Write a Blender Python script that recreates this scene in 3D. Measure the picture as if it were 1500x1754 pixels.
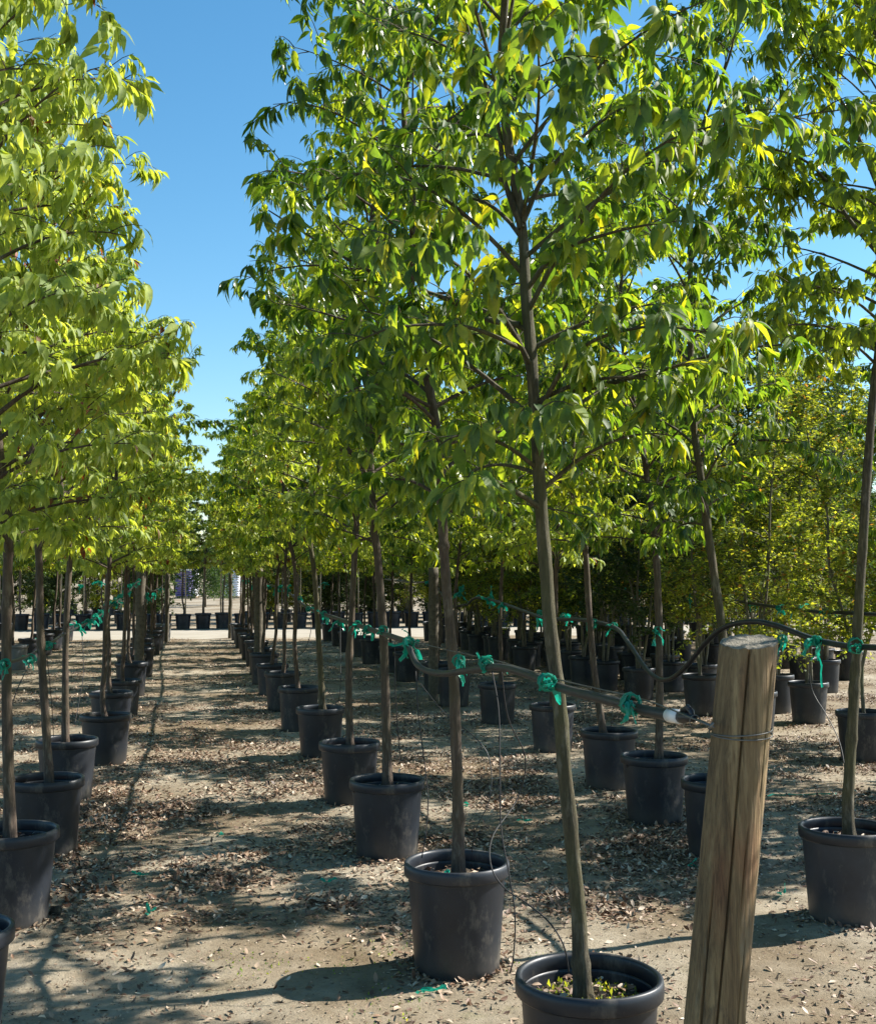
import bpy, math, random
import numpy as np
from mathutils import Vector, noise
R = math.radians
for o in list(bpy.data.objects): bpy.data.objects.remove(o)
sc = bpy.context.scene
col = sc.collection

# ------------------------------------------------------------------ camera, sky, sun
F, CX, CY, CAMH, PITCH = 2050.0, 750.0, 877.0, 1.65, math.atan(108 / 2050.0)
cam = bpy.data.cameras.new('camera'); camo = bpy.data.objects.new('camera', cam); col.objects.link(camo)
camo.location = (0, 0, CAMH); camo.rotation_euler = (R(90) + PITCH, 0, 0)
cam.sensor_fit = 'HORIZONTAL'; cam.sensor_width = 36.0; cam.lens = 36.0 * F / 1500.0
cam.clip_start = 0.05; cam.clip_end = 2000
sc.camera = camo
SUN = Vector((1.0, 0.36, 0.86)).normalized()          # towards the sun
SUN_EL = math.asin(SUN.z); SUN_AZ = math.atan2(SUN.x, SUN.y)
w = bpy.data.worlds.new("World"); sc.world = w; w.use_nodes = True
wn = w.node_tree; bg = wn.nodes['Background']
sky = wn.nodes.new('ShaderNodeTexSky'); sky.sky_type = 'NISHITA'; sky.sun_disc = False
sky.sun_elevation = SUN_EL; sky.sun_rotation = SUN_AZ
sky.altitude = 0; sky.air_density = 1.0; sky.dust_density = 0.3; sky.ozone_density = 2.2
hs = wn.nodes.new('ShaderNodeHueSaturation'); hs.inputs['Saturation'].default_value = 1.27; hs.inputs['Hue'].default_value = .488
wn.links.new(sky.outputs[0], hs.inputs['Color']); wn.links.new(hs.outputs[0], bg.inputs[0]); bg.inputs[1].default_value = 0.088
sl = bpy.data.lights.new('sun', 'SUN'); sl.energy = 5.0; sl.angle = R(0.55); sl.color = (1.0, 0.95, 0.87)
so = bpy.data.objects.new('sun', sl); col.objects.link(so)
so.rotation_euler = SUN.to_track_quat('Z', 'Y').to_euler(); so.location = (20, 5, 20)
sc.view_settings.view_transform = 'Standard'; sc.view_settings.look = 'None'
sc.view_settings.exposure = 1.15; sc.view_settings.gamma = 1.0
sc.cycles.max_bounces = 8; sc.cycles.diffuse_bounces = 5; sc.cycles.glossy_bounces = 2
sc.cycles.transmission_bounces = 5; sc.cycles.transparent_max_bounces = 4
sc.cycles.caustics_reflective = False; sc.cycles.caustics_refractive = False

def at(px, py, Y):
    """world point seen at photograph pixel (px,py) at distance Y in front of the camera"""
    xr = (px - CX) / F; yu = -(py - CY) / F
    c, s = math.cos(PITCH), math.sin(PITCH)
    d = Vector((xr, c - yu * s, s + yu * c))
    return Vector((0, 0, CAMH)) + d * (Y / d.y)

# ------------------------------------------------------------------ materials
def mat(name):
    m = bpy.data.materials.new(name); m.use_nodes = True
    nt = m.node_tree; b = nt.nodes['Principled BSDF']
    return m, nt, b
def N(nt, t, **kw):
    n = nt.nodes.new(t)
    for k, v in kw.items(): setattr(n, k, v)
    return n
def noise_tex(nt, scale, detail=4, rough=.6, coord='Object', vec_scale=None):
    tc = N(nt, 'ShaderNodeTexCoord'); n = N(nt, 'ShaderNodeTexNoise')
    n.inputs['Scale'].default_value = scale; n.inputs['Detail'].default_value = detail; n.inputs['Roughness'].default_value = rough
    if vec_scale:
        mp = N(nt, 'ShaderNodeMapping'); mp.inputs['Scale'].default_value = vec_scale
        nt.links.new(tc.outputs[coord], mp.inputs[0]); nt.links.new(mp.outputs[0], n.inputs['Vector'])
    else: nt.links.new(tc.outputs[coord], n.inputs['Vector'])
    return n
def ramp(nt, src, stops):
    r = N(nt, 'ShaderNodeValToRGB'); e = r.color_ramp.elements
    while len(e) < len(stops): e.new(0.5)
    for i, (p, c) in enumerate(stops): e[i].position = p; e[i].color = (c[0], c[1], c[2], 1)
    nt.links.new(src, r.inputs[0]); return r
def mix(nt, fac, a, b, mode='MIX'):
    m = N(nt, 'ShaderNodeMix', data_type='RGBA', blend_type=mode)
    for sock, v in ((m.inputs[0], fac), (m.inputs[6], a), (m.inputs[7], b)):
        if isinstance(v, (int, float)): sock.default_value = v
        elif isinstance(v, tuple): sock.default_value = (v[0], v[1], v[2], 1)
        else: nt.links.new(v, sock)
    return m.outputs[2]
def bump(nt, b, h, strength, dist):
    bp = N(nt, 'ShaderNodeBump'); bp.inputs['Strength'].default_value = strength; bp.inputs['Distance'].default_value = dist
    nt.links.new(h, bp.inputs['Height']); nt.links.new(bp.outputs[0], b.inputs['Normal']); return bp

def leaf_mat(name, stops, trans, back=(.8, .9, .8), rough=.30, tr=.46):
    m, nt, b = mat(name)
    g = N(nt, 'ShaderNodeNewGeometry'); oi = N(nt, 'ShaderNodeObjectInfo')
    a = N(nt, 'ShaderNodeMath', operation='MULTIPLY_ADD'); nt.links.new(oi.outputs['Random'], a.inputs[0])
    a.inputs[1].default_value = .16; nt.links.new(g.outputs['Random Per Island'], a.inputs[2])
    s = N(nt, 'ShaderNodeMath', operation='SUBTRACT'); nt.links.new(a.outputs[0], s.inputs[0]); s.inputs[1].default_value = .06
    r = ramp(nt, s.outputs[0], stops)
    sp_ = noise_tex(nt, 55, 3, .6); spr = ramp(nt, sp_.outputs[0], [(.34, (.72, .78, .7)), (.5, (1, 1, 1)), (.68, (1.18, 1.12, .95))])
    r_ = mix(nt, 1.0, r.outputs[0], spr.outputs[0], 'MULTIPLY')
    bk = mix(nt, 1.0, r_, back, 'MULTIPLY')
    bk2 = mix(nt, .25, bk, (.16, .20, .11))
    c = mix(nt, g.outputs['Backfacing'], r_, bk2)
    nt.links.new(c, b.inputs['Base Color']); b.inputs['Specular IOR Level'].default_value = .5
    ro = N(nt, 'ShaderNodeMath', operation='MULTIPLY_ADD'); nt.links.new(g.outputs['Backfacing'], ro.inputs[0])
    ro.inputs[1].default_value = .3; ro.inputs[2].default_value = rough; nt.links.new(ro.outputs[0], b.inputs['Roughness'])
    t = N(nt, 'ShaderNodeBsdfTranslucent'); tc = mix(nt, 1.0, r_, trans, 'MULTIPLY'); nt.links.new(tc, t.inputs['Color'])
    ms = N(nt, 'ShaderNodeMixShader'); ms.inputs[0].default_value = tr
    nt.links.new(b.outputs[0], ms.inputs[1]); nt.links.new(t.outputs[0], ms.inputs[2])
    nt.links.new(ms.outputs[0], nt.nodes['Material Output'].inputs['Surface'])
    return m
M = {}
M['leaf_light'] = leaf_mat('broadleaf_light', [(0, (.20, .27, .055)), (.35, (.33, .40, .085)), (.7, (.43, .49, .11)), (.97, (.53, .56, .14)), (.995, (.42, .35, .06)), (1, (.20, .055, .02))], (1.7, 1.65, .6))
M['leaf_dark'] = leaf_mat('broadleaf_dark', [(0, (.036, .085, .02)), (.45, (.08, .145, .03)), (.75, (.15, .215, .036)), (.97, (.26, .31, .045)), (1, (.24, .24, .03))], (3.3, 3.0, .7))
M['leaf_yellow'] = leaf_mat('broadleaf_yellowing', [(0, (.08, .13, .02)), (.35, (.16, .22, .028)), (.65, (.27, .33, .035)), (.95, (.37, .41, .045)), (1, (.36, .35, .03))], (2.4, 2.3, .7))
M['leaf_small'] = leaf_mat('small_leaf_yellow_green', [(0, (.035, .07, .015)), (.4, (.15, .20, .025)), (.75, (.30, .355, .05)), (.96, (.42, .45, .07)), (1, (.30, .15, .03))], (2.2, 2.0, .8), rough=.5)
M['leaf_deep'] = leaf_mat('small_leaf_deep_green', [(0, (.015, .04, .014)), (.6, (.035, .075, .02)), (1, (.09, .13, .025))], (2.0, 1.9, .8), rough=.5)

def bark(name, c1, c2, c3, green, sc_=1.0):
    m, nt, b = mat(name)
    n1 = noise_tex(nt, 75 * sc_, 6, .75, vec_scale=(1, 1, .14)); r = ramp(nt, n1.outputs[0], [(.32, c1), (.52, c2), (.72, c3)])
    n2 = noise_tex(nt, 3.0, 3, .6); r2 = ramp(nt, n2.outputs[0], [(.42, (0, 0, 0)), (.62, (1, 1, 1))])
    c = mix(nt, r2.outputs[0], r.outputs[0], mix(nt, .6, r.outputs[0], green))
    n3 = noise_tex(nt, 18, 4, .6, vec_scale=(1.6, 1.6, .55)); r3 = ramp(nt, n3.outputs[0], [(.56, (0, 0, 0)), (.68, (1, 1, 1))])
    c2_ = mix(nt, r3.outputs[0], c, mix(nt, .30, c, (.30, .27, .21)))
    nt.links.new(c2_, b.inputs['Base Color']); b.inputs['Roughness'].default_value = .85
    bump(nt, b, n1.outputs[0], 1.0, .010); return m
M['bark'] = bark('bark_brown', (.028, .019, .014), (.085, .058, .042), (.19, .14, .10), (.075, .062, .028))
M['bark_green'] = bark('bark_olive', (.022, .018, .011), (.075, .060, .031), (.19, .155, .095), (.075, .074, .022))
M['bark_pale'] = bark('bark_pale', (.06, .05, .035), (.14, .125, .09), (.27, .25, .19), (.12, .13, .05))

def plastic(name, base, dust, rough=.48):
    m, nt, b = mat(name)
    n = noise_tex(nt, 5, 5, .65); r = ramp(nt, n.outputs[0], [(.3, base), (.75, dust)])
    n2 = noise_tex(nt, 40, 3, .7, vec_scale=(1, 1, .2)); r2 = ramp(nt, n2.outputs[0], [(.60, (0, 0, 0)), (.8, (1, 1, 1))])
    tc = N(nt, 'ShaderNodeTexCoord'); sp = N(nt, 'ShaderNodeSeparateXYZ'); nt.links.new(tc.outputs['Object'], sp.inputs[0])
    r3 = ramp(nt, sp.outputs[2], [(0, (1, 1, 1)), (.16, (0, 0, 0))])
    n4 = noise_tex(nt, 14, 4, .7); lo = N(nt, 'ShaderNodeMath', operation='MULTIPLY'); nt.links.new(r3.outputs[0], lo.inputs[0]); nt.links.new(n4.outputs[0], lo.inputs[1])
    c = mix(nt, .25, r.outputs[0], mix(nt, r2.outputs[0], r.outputs[0], (.10, .095, .085)))
    lm = N(nt, 'ShaderNodeMath', operation='MULTIPLY'); nt.links.new(lo.outputs[0], lm.inputs[0]); lm.inputs[1].default_value = .45; c = mix(nt, lm.outputs[0], c, (.20, .17, .125))
    oi = N(nt, 'ShaderNodeObjectInfo'); orr = ramp(nt, oi.outputs['Random'], [(0, (.62, .62, .62)), (.7, (1, 1, 1)), (1, (1.5, 1.45, 1.4))]); c = mix(nt, 1.0, c, orr.outputs[0], 'MULTIPLY')
    n7 = noise_tex(nt, 7, 6, .75, vec_scale=(1, 1, .5)); r7 = ramp(nt, n7.outputs[0], [(.55, (0, 0, 0)), (.75, (.7, .7, .7))]); c = mix(nt, r7.outputs[0], c, (.17, .15, .12))
    nt.links.new(c, b.inputs['Base Color']); b.inputs['Specular IOR Level'].default_value = .45
    rr7 = N(nt, 'ShaderNodeMath', operation='MULTIPLY_ADD'); nt.links.new(n7.outputs[0], rr7.inputs[0]); rr7.inputs[1].default_value = .35; rr7.inputs[2].default_value = rough - .2; nt.links.new(rr7.outputs[0], b.inputs['Roughness'])
    n5 = noise_tex(nt, 90, 2, .5); bump(nt, b, n5.outputs[0], .12, .002); return m
M['pot'] = plastic('black_pot_plastic', (.008, .0105, .0155), (.021, .026, .035))
M['pot_grey'] = plastic('weathered_grey_plastic', (.16, .17, .18), (.26, .27, .27), .6)
def simple(name, c, rough=.5, metal=0, var=.25, scale=12):
    m, nt, b = mat(name)
    n = noise_tex(nt, scale, 4, .6)
    r = ramp(nt, n.outputs[0], [(.3, tuple(x * (1 - var) for x in c)), (.7, tuple(min(1, x * (1 + var)) for x in c))])
    nt.links.new(r.outputs[0], b.inputs['Base Color']); b.inputs['Roughness'].default_value = rough; b.inputs['Metallic'].default_value = metal
    return m
M['hose'] = simple('black_hose', (.016, .016, .018), .42, 0, .4, 30)
M['hose_grey'] = simple('dusty_grey_hose', (.021, .021, .020), .5, 0, .4, 30)
M['tube'] = simple('matt_black_tubing', (.014, .014, .015), .75, 0, .3, 30)
M['white'] = simple('white_plastic', (.72, .70, .67), .45, 0, .06)
M['wire'] = simple('galvanised_wire', (.16, .155, .14), .55, .7)
M['bagwrap'] = simple('purple_bag_wrap', (.11, .09, .23), .35, 0, .35, 4)
M['whitewrap'] = simple('white_wrap', (.80, .80, .84), .4, 0, .08, 2)
M['stake'] = simple('pale_wood_stake', (.42, .33, .22), .8, 0, .25, 20)
M['oldwood'] = simple('dark_old_timber', (.10, .085, .06), .9, 0, .4, 25)
M['moss'] = simple('moss_green', (.07, .12, .025), .9, 0, .5, 60)
# green tape
m, nt, b = mat('green_tape'); b.inputs['Base Color'].default_value = (.012, .27, .185, 1); b.inputs['Roughness'].default_value = .3
t = N(nt, 'ShaderNodeBsdfTranslucent'); t.inputs['Color'].default_value = (.01, .50, .34, 1)
ms = N(nt, 'ShaderNodeMixShader'); ms.inputs[0].default_value = .35
nt.links.new(b.outputs[0], ms.inputs[1]); nt.links.new(t.outputs[0], ms.inputs[2]); nt.links.new(ms.outputs[0], nt.nodes['Material Output'].inputs['Surface'])
M['tape'] = m
# soil in the pots
m, nt, b = mat('potting_soil'); n = noise_tex(nt, 45, 6, .75)
r = ramp(nt, n.outputs[0], [(.35, (.035, .026, .018)), (.55, (.10, .075, .05)), (.68, (.22, .17, .11)), (.8, (.38, .31, .22))])
nt.links.new(r.outputs[0], b.inputs['Base Color']); b.inputs['Roughness'].default_value = .95; bump(nt, b, n.outputs[0], 1, .02); M['soil'] = m
# dry leaves
m, nt, b = mat('dry_leaves'); g = N(nt, 'ShaderNodeNewGeometry')
r = ramp(nt, g.outputs['Random Per Island'], [(0, (.06, .032, .02)), (.3, (.14, .075, .042)), (.6, (.27, .17, .105)), (.85, (.42, .31, .215)), (1, (.60, .50, .38))])
nt.links.new(r.outputs[0], b.inputs['Base Color']); b.inputs['Roughness'].default_value = .6; M['litter'] = m
# ground
m, nt, b = mat('bare_earth')
n1 = noise_tex(nt, .55, 5, .6); n2 = noise_tex(nt, 6, 8, .7); n3 = noise_tex(nt, 55, 6, .75)
base = ramp(nt, n2.outputs[0], [(.3, (.25, .21, .15)), (.5, (.365, .315, .235)), (.72, (.45, .395, .305))])
big = ramp(nt, n1.outputs[0], [(.40, (.55, .48, .40)), (.62, (1, 1, 1))])
c = mix(nt, 1.0, base.outputs[0], big.outputs[0], 'MULTIPLY')
sp = ramp(nt, n3.outputs[0], [(.30, (.45, .42, .38)), (.46, (1, 1, 1)), (.66, (1, 1, 1)), (.78, (1.35, 1.3, 1.25))])
c = mix(nt, .75, c, mix(nt, 1.0, c, sp.outputs[0], 'MULTIPLY'))
n5 = noise_tex(nt, 1.7, 6, .7); mo = ramp(nt, n5.outputs[0], [(.60, (0, 0, 0)), (.72, (1, 1, 1))])
c = mix(nt, mo.outputs[0], c, mix(nt, .40, c, (.17, .16, .06)))
nt.links.new(c, b.inputs['Base Color']); b.inputs['Roughness'].default_value = .95; b.inputs['Specular IOR Level'].default_value = .2
ad = N(nt, 'ShaderNodeMath', operation='ADD'); nt.links.new(n3.outputs[0], ad.inputs[0]); nt.links.new(n2.outputs[0], ad.inputs[1])
bump(nt, b, ad.outputs[0], .8, .012); M['ground'] = m
m, nt, b = mat('packed_road_earth'); n2 = noise_tex(nt, 1.2, 6, .6)
base = ramp(nt, n2.outputs[0], [(.3, (.32, .28, .215)), (.7, (.40, .36, .29))]); nt.links.new(base.outputs[0], b.inputs['Base Color']); b.inputs['Roughness'].default_value = .95
M['road'] = m
# weathered post wood
m, nt, b = mat('weathered_post_wood')
n1 = noise_tex(nt, 26, 8, .72, vec_scale=(1, 1, .05)); r1 = ramp(nt, n1.outputs[0], [(.33, (.075, .045, .020)), (.5, (.195, .125, .056)), (.68, (.33, .235, .115))])
n2 = noise_tex(nt, 5, 4, .6, vec_scale=(1.6, 1.6, .5)); r2 = ramp(nt, n2.outputs[0], [(.56, (0, 0, 0)), (.70, (1, 1, 1))])
c = mix(nt, r2.outputs[0], r1.outputs[0], mix(nt, .5, r1.outputs[0], (.22, .075, .03)))
n3 = noise_tex(nt, 9, 4, .6, vec_scale=(2, 2, .35)); r3 = ramp(nt, n3.outputs[0], [(.60, (0, 0, 0)), (.72, (1, 1, 1))])
c = mix(nt, r3.outputs[0], c, mix(nt, .40, c, (.20, .21, .16)))
n6 = noise_tex(nt, 13, 5, .7, vec_scale=(1, 1, .6)); r6 = ramp(nt, n6.outputs[0], [(.60, (0, 0, 0)), (.72, (1, 1, 1))])
c = mix(nt, r6.outputs[0], c, mix(nt, .8, c, (.045, .035, .025)))
n4 = noise_tex(nt, 120, 4, .7, vec_scale=(1, 1, .03)); r4 = ramp(nt, n4.outputs[0], [(.36, (.42, .40, .36)), (.5, (1, 1, 1))])
c = mix(nt, .75, c, r4.outputs[0], 'MULTIPLY')
nt.links.new(c, b.inputs['Base Color']); b.inputs['Roughness'].default_value = .85
ad = N(nt, 'ShaderNodeMath', operation='ADD'); nt.links.new(n1.outputs[0], ad.inputs[0]); nt.links.new(n4.outputs[0], ad.inputs[1])
bump(nt, b, ad.outputs[0], .8, .005); M['postwood'] = m
m, nt, b = mat('post_end_grain')
tc = N(nt, 'ShaderNodeTexCoord'); wv = N(nt, 'ShaderNodeTexWave', wave_type='RINGS', rings_direction='SPHERICAL'); wv.inputs['Scale'].default_value = 45; wv.inputs['Distortion'].default_value = 3
nt.links.new(tc.outputs['Object'], wv.inputs[0]); n = noise_tex(nt, 90, 5, .7)
c = mix(nt, .5, ramp(nt, wv.outputs[0], [(0, (.12, .10, .075)), (1, (.27, .24, .18))]).outputs[0], ramp(nt, n.outputs[0], [(.35, (.08, .065, .045)), (.65, (.30, .27, .20))]).outputs[0])
nt.links.new(c, b.inputs['Base Color']); b.inputs['Roughness'].default_value = .9; bump(nt, b, n.outputs[0], 1, .006); M['endgrain'] = m

# ------------------------------------------------------------------ object helpers
def obj(name, me, parent=None, loc=(0, 0, 0)):
    o = bpy.data.objects.new(name, me); col.objects.link(o); o.location = loc
    if parent: o.parent = parent
    return o
def tag(o, label=None, cat=None, group=None, kind=None):
    if label: o['label'] = label
    if cat: o['category'] = cat
    if group: o['group'] = group
    if kind: o['kind'] = kind
    return o
def empty(name, loc, rz=0):
    o = bpy.data.objects.new(name, None); col.objects.link(o); o.location = loc; o.rotation_euler = (0, 0, rz); o.empty_display_size = .1; return o
class MB:
    def __init__(s): s.v = []; s.f = []; s.m = []
    def tube(s, pts, rad, sides=8, cap=True, mi=0, wob=0, seed=0):
        pts = [Vector(p) for p in pts]; n = len(pts); b0 = len(s.v)
        if isinstance(rad, (int, float)): rad = [rad] * n
        ref = None
        for i, p in enumerate(pts):
            d = (pts[min(i + 1, n - 1)] - pts[max(i - 1, 0)])
            if d.length < 1e-9: d = Vector((0, 0, 1))
            d.normalize()
            if ref is None:
                ref = d.orthogonal().normalized()
                if abs(d.z) > .8: ref = Vector((1, 0, 0)) - d * d.x; ref.normalize()
            else:
                ref = ref - d * ref.dot(d); ref.normalize()
            q = d.cross(ref)
            for k in range(sides):
                a = 2 * math.pi * k / sides; rr = rad[i]
                if wob: rr *= 1 + wob * noise.noise(Vector((math.cos(a) * 1.2, math.sin(a) * 1.2 + seed, p.z * 7)))
                s.v.append(p + ref * (math.cos(a) * rr) + q * (math.sin(a) * rr))
        for i in range(n - 1):
            for k in range(sides):
                k2 = (k + 1) % sides
                s.f.append((b0 + i * sides + k, b0 + i * sides + k2, b0 + (i + 1) * sides + k2, b0 + (i + 1) * sides + k)); s.m.append(mi)
        if cap:
            s.f.append(tuple(b0 + (n - 1) * sides + k for k in range(sides))); s.m.append(mi)
            s.f.append(tuple(b0 + k for k in reversed(range(sides)))); s.m.append(mi)
    def lathe(s, prof, sides=40, mi=0, c=(0, 0, 0), close=False, wob=0, seed=0):
        b0 = len(s.v)
        for (r, z) in prof:
            for k in range(sides):
                a = 2 * math.pi * k / sides
                rr = r * (1 + wob * noise.noise(Vector((math.cos(a), math.sin(a) + seed, z * 2)))) if wob else r
                s.v.append(Vector((c[0] + rr * math.cos(a), c[1] + rr * math.sin(a), c[2] + z)))
        n = len(prof)
        for i in range(n if close else n - 1):
            j = (i + 1) % n
            for k in range(sides):
                k2 = (k + 1) % sides
                s.f.append((b0 + i * sides + k, b0 + i * sides + k2, b0 + j * sides + k2, b0 + j * sides + k)); s.m.append(mi)
    def disc(s, r, z, sides=24, rings=5, mi=0, bumpy=0, seed=0):
        b0 = len(s.v); s.v.append(Vector((0, 0, z)))
        for i in range(1, rings + 1):
            for k in range(sides):
                a = 2 * math.pi * k / sides; rr = r * i / rings
                x, y = rr * math.cos(a), rr * math.sin(a)
                s.v.append(Vector((x, y, z + (bumpy * noise.noise(Vector((x * 9, y * 9, seed))) if i < rings else -bumpy * .3))))
        for k in range(sides):
            k2 = (k + 1) % sides; s.f.append((b0, b0 + 1 + k, b0 + 1 + k2)); s.m.append(mi)
        for i in range(rings - 1):
            for k in range(sides):
                k2 = (k + 1) % sides; p = b0 + 1 + i * sides; q = p + sides
                s.f.append((p + k, q + k, q + k2, p + k2)); s.m.append(mi)
    def box(s, c, d, mi=0):
        b0 = len(s.v)
        for z in (-1, 1):
            for (x, y) in ((-1, -1), (1, -1), (1, 1), (-1, 1)): s.v.append(Vector((c[0] + x * d[0] / 2, c[1] + y * d[1] / 2, c[2] + z * d[2] / 2)))
        for f in ((0, 3, 2, 1), (4, 5, 6, 7), (0, 1, 5, 4), (1, 2, 6, 5), (2, 3, 7, 6), (3, 0, 4, 7)): s.f.append(tuple(b0 + i for i in f)); s.m.append(mi)
    def mesh(s, name, mats, smooth=True):
        me = bpy.data.meshes.new(name); me.from_pydata([tuple(v) for v in s.v], [], s.f); 
        for m_ in (mats if isinstance(mats, (list, tuple)) else [mats]): me.materials.append(m_)
        me.polygons.foreach_set('material_index', s.m); me.polygons.foreach_set('use_smooth', [smooth] * len(s.f)); me.update()
        return me

# ------------------------------------------------------------------ leaves (numpy)
TPL = {}
def template(name, rows, tipfold=.25, wl=.42):
    """rows: list of (t, relative half width); ends are single vertices"""
    V = [(0, 0, 0)]; Fc = []
    prev = None
    for (t, w_) in rows:
        i = len(V); V += [(t, -w_ * wl / 2, 1), (t, 0, 0), (t, w_ * wl / 2, 1)]
        if prev is None: Fc += [(0, i, i + 1), (0, i + 1, i + 2)]
        else: Fc += [(prev, i, i + 1, prev + 1), (prev + 1, i + 1, i + 2, prev + 2)]
        prev = i
    i = len(V); V.append((1, 0, 0)); Fc += [(prev, i, prev + 1), (prev + 1, i, prev + 2)]
    TPL[name] = (np.array(V, float), Fc, tipfold)
template('hero', [(.14, .05), (.22, .55), (.38, .97), (.55, .95), (.72, .60), (.87, .18)], wl=.345)
template('mid', [(.15, .06), (.35, .95), (.66, .72)], wl=.37)
template('low', [(.28, .85), (.66, .8)], wl=.40)
template('small', [(.5, 1.0)], wl=.55)
template('litter', [(.35, .9), (.72, .7)], wl=.5)
def unit(a): return a / np.maximum(np.linalg.norm(a, axis=1, keepdims=True), 1e-9)
def leaf_mesh(name, P, D, U, L, tpl, mats, curve=(.1, .5), fold=(.1, .5), rng=None, twist=.25):
    rng = rng or np.random.default_rng(1)
    T, Fc, tip = TPL[tpl]; n = len(P); k = len(T)
    D = unit(D); U = U - D * np.sum(U * D, 1, keepdims=True); U = unit(U); S = np.cross(D, U)
    cv = rng.uniform(*curve, n)[:, None]; fo = rng.uniform(*fold, n)[:, None]; tw = rng.normal(0, twist, n)[:, None]
    t = T[:, 0][None, :]; s = T[:, 1][None, :] * rng.uniform(.8, 1.15, n)[:, None]
    ang = tw * t; ca, sa = np.cos(ang), np.sin(ang)
    up0 = np.abs(s) * fo + rng.normal(0, .02, (n, 1)) * np.sin(t * 9) * (np.abs(s) > 0)
    side = s * ca - up0 * sa; up = s * sa + up0 * ca
    x = t - .25 * cv ** 2 * t ** 3
    up = up - cv * t ** 2
    V = P[:, None, :] + L[:, None, None] * (D[:, None, :] * x[..., None] + S[:, None, :] * side[..., None] + U[:, None, :] * up[..., None])
    V = V.reshape(-1, 3)
    loops = []; sizes = []
    for f in Fc: loops += f; sizes.append(len(f))
    loops = np.array(loops); sizes = np.array(sizes)
    ALL = (loops[None, :] + (np.arange(n) * k)[:, None]).ravel(); SZ = np.tile(sizes, n); ST = np.concatenate(([0], np.cumsum(SZ)[:-1]))
    me = bpy.data.meshes.new(name); me.vertices.add(len(V)); me.loops.add(len(ALL)); me.polygons.add(len(SZ))
    me.vertices.foreach_set('co', V.ravel().astype(np.float32)); me.loops.foreach_set('vertex_index', ALL.astype(np.int32))
    me.polygons.foreach_set('loop_start', ST.astype(np.int32))
    me.polygons.foreach_set('use_smooth', np.ones(len(SZ), bool))
    me.update(calc_edges=True); me.materials.append(mats)
    return me

# ------------------------------------------------------------------ tree growing
def bez(a, b, c, n):
    return [a * (1 - t) ** 2 + b * 2 * t * (1 - t) + c * t * t for t in [i / n for i in range(n + 1)]]
def path_at(pts, s):
    n = len(pts) - 1; f = min(max(s, 0), .9999) * n; i = int(f); return pts[i].lerp(pts[i + 1], f - i), (pts[i + 1] - pts[i]).normalized()
def trunk_at(pts, h):
    for i in range(len(pts) - 1):
        if pts[i].z <= h <= pts[i + 1].z: return pts[i].lerp(pts[i + 1], (h - pts[i].z) / max(1e-6, pts[i + 1].z - pts[i].z))
    return pts[-1].copy() if h > pts[-1].z else pts[0].copy()
def smooth_path(pts, n):
    """Catmull-Rom through pts"""
    out = []; P = [pts[0] * 2 - pts[1]] + list(pts) + [pts[-1] * 2 - pts[-2]]
    for i in range(1, len(P) - 2):
        for k in range(n):
            t = k / n; a, b_, c_, d = P[i - 1], P[i], P[i + 1], P[i + 2]
            out.append(.5 * ((2 * b_) + (c_ - a) * t + (2 * a - 5 * b_ + 4 * c_ - d) * t * t + (3 * b_ - a - 3 * c_ + d) * t ** 3))
    out.append(pts[-1]); return out
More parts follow.
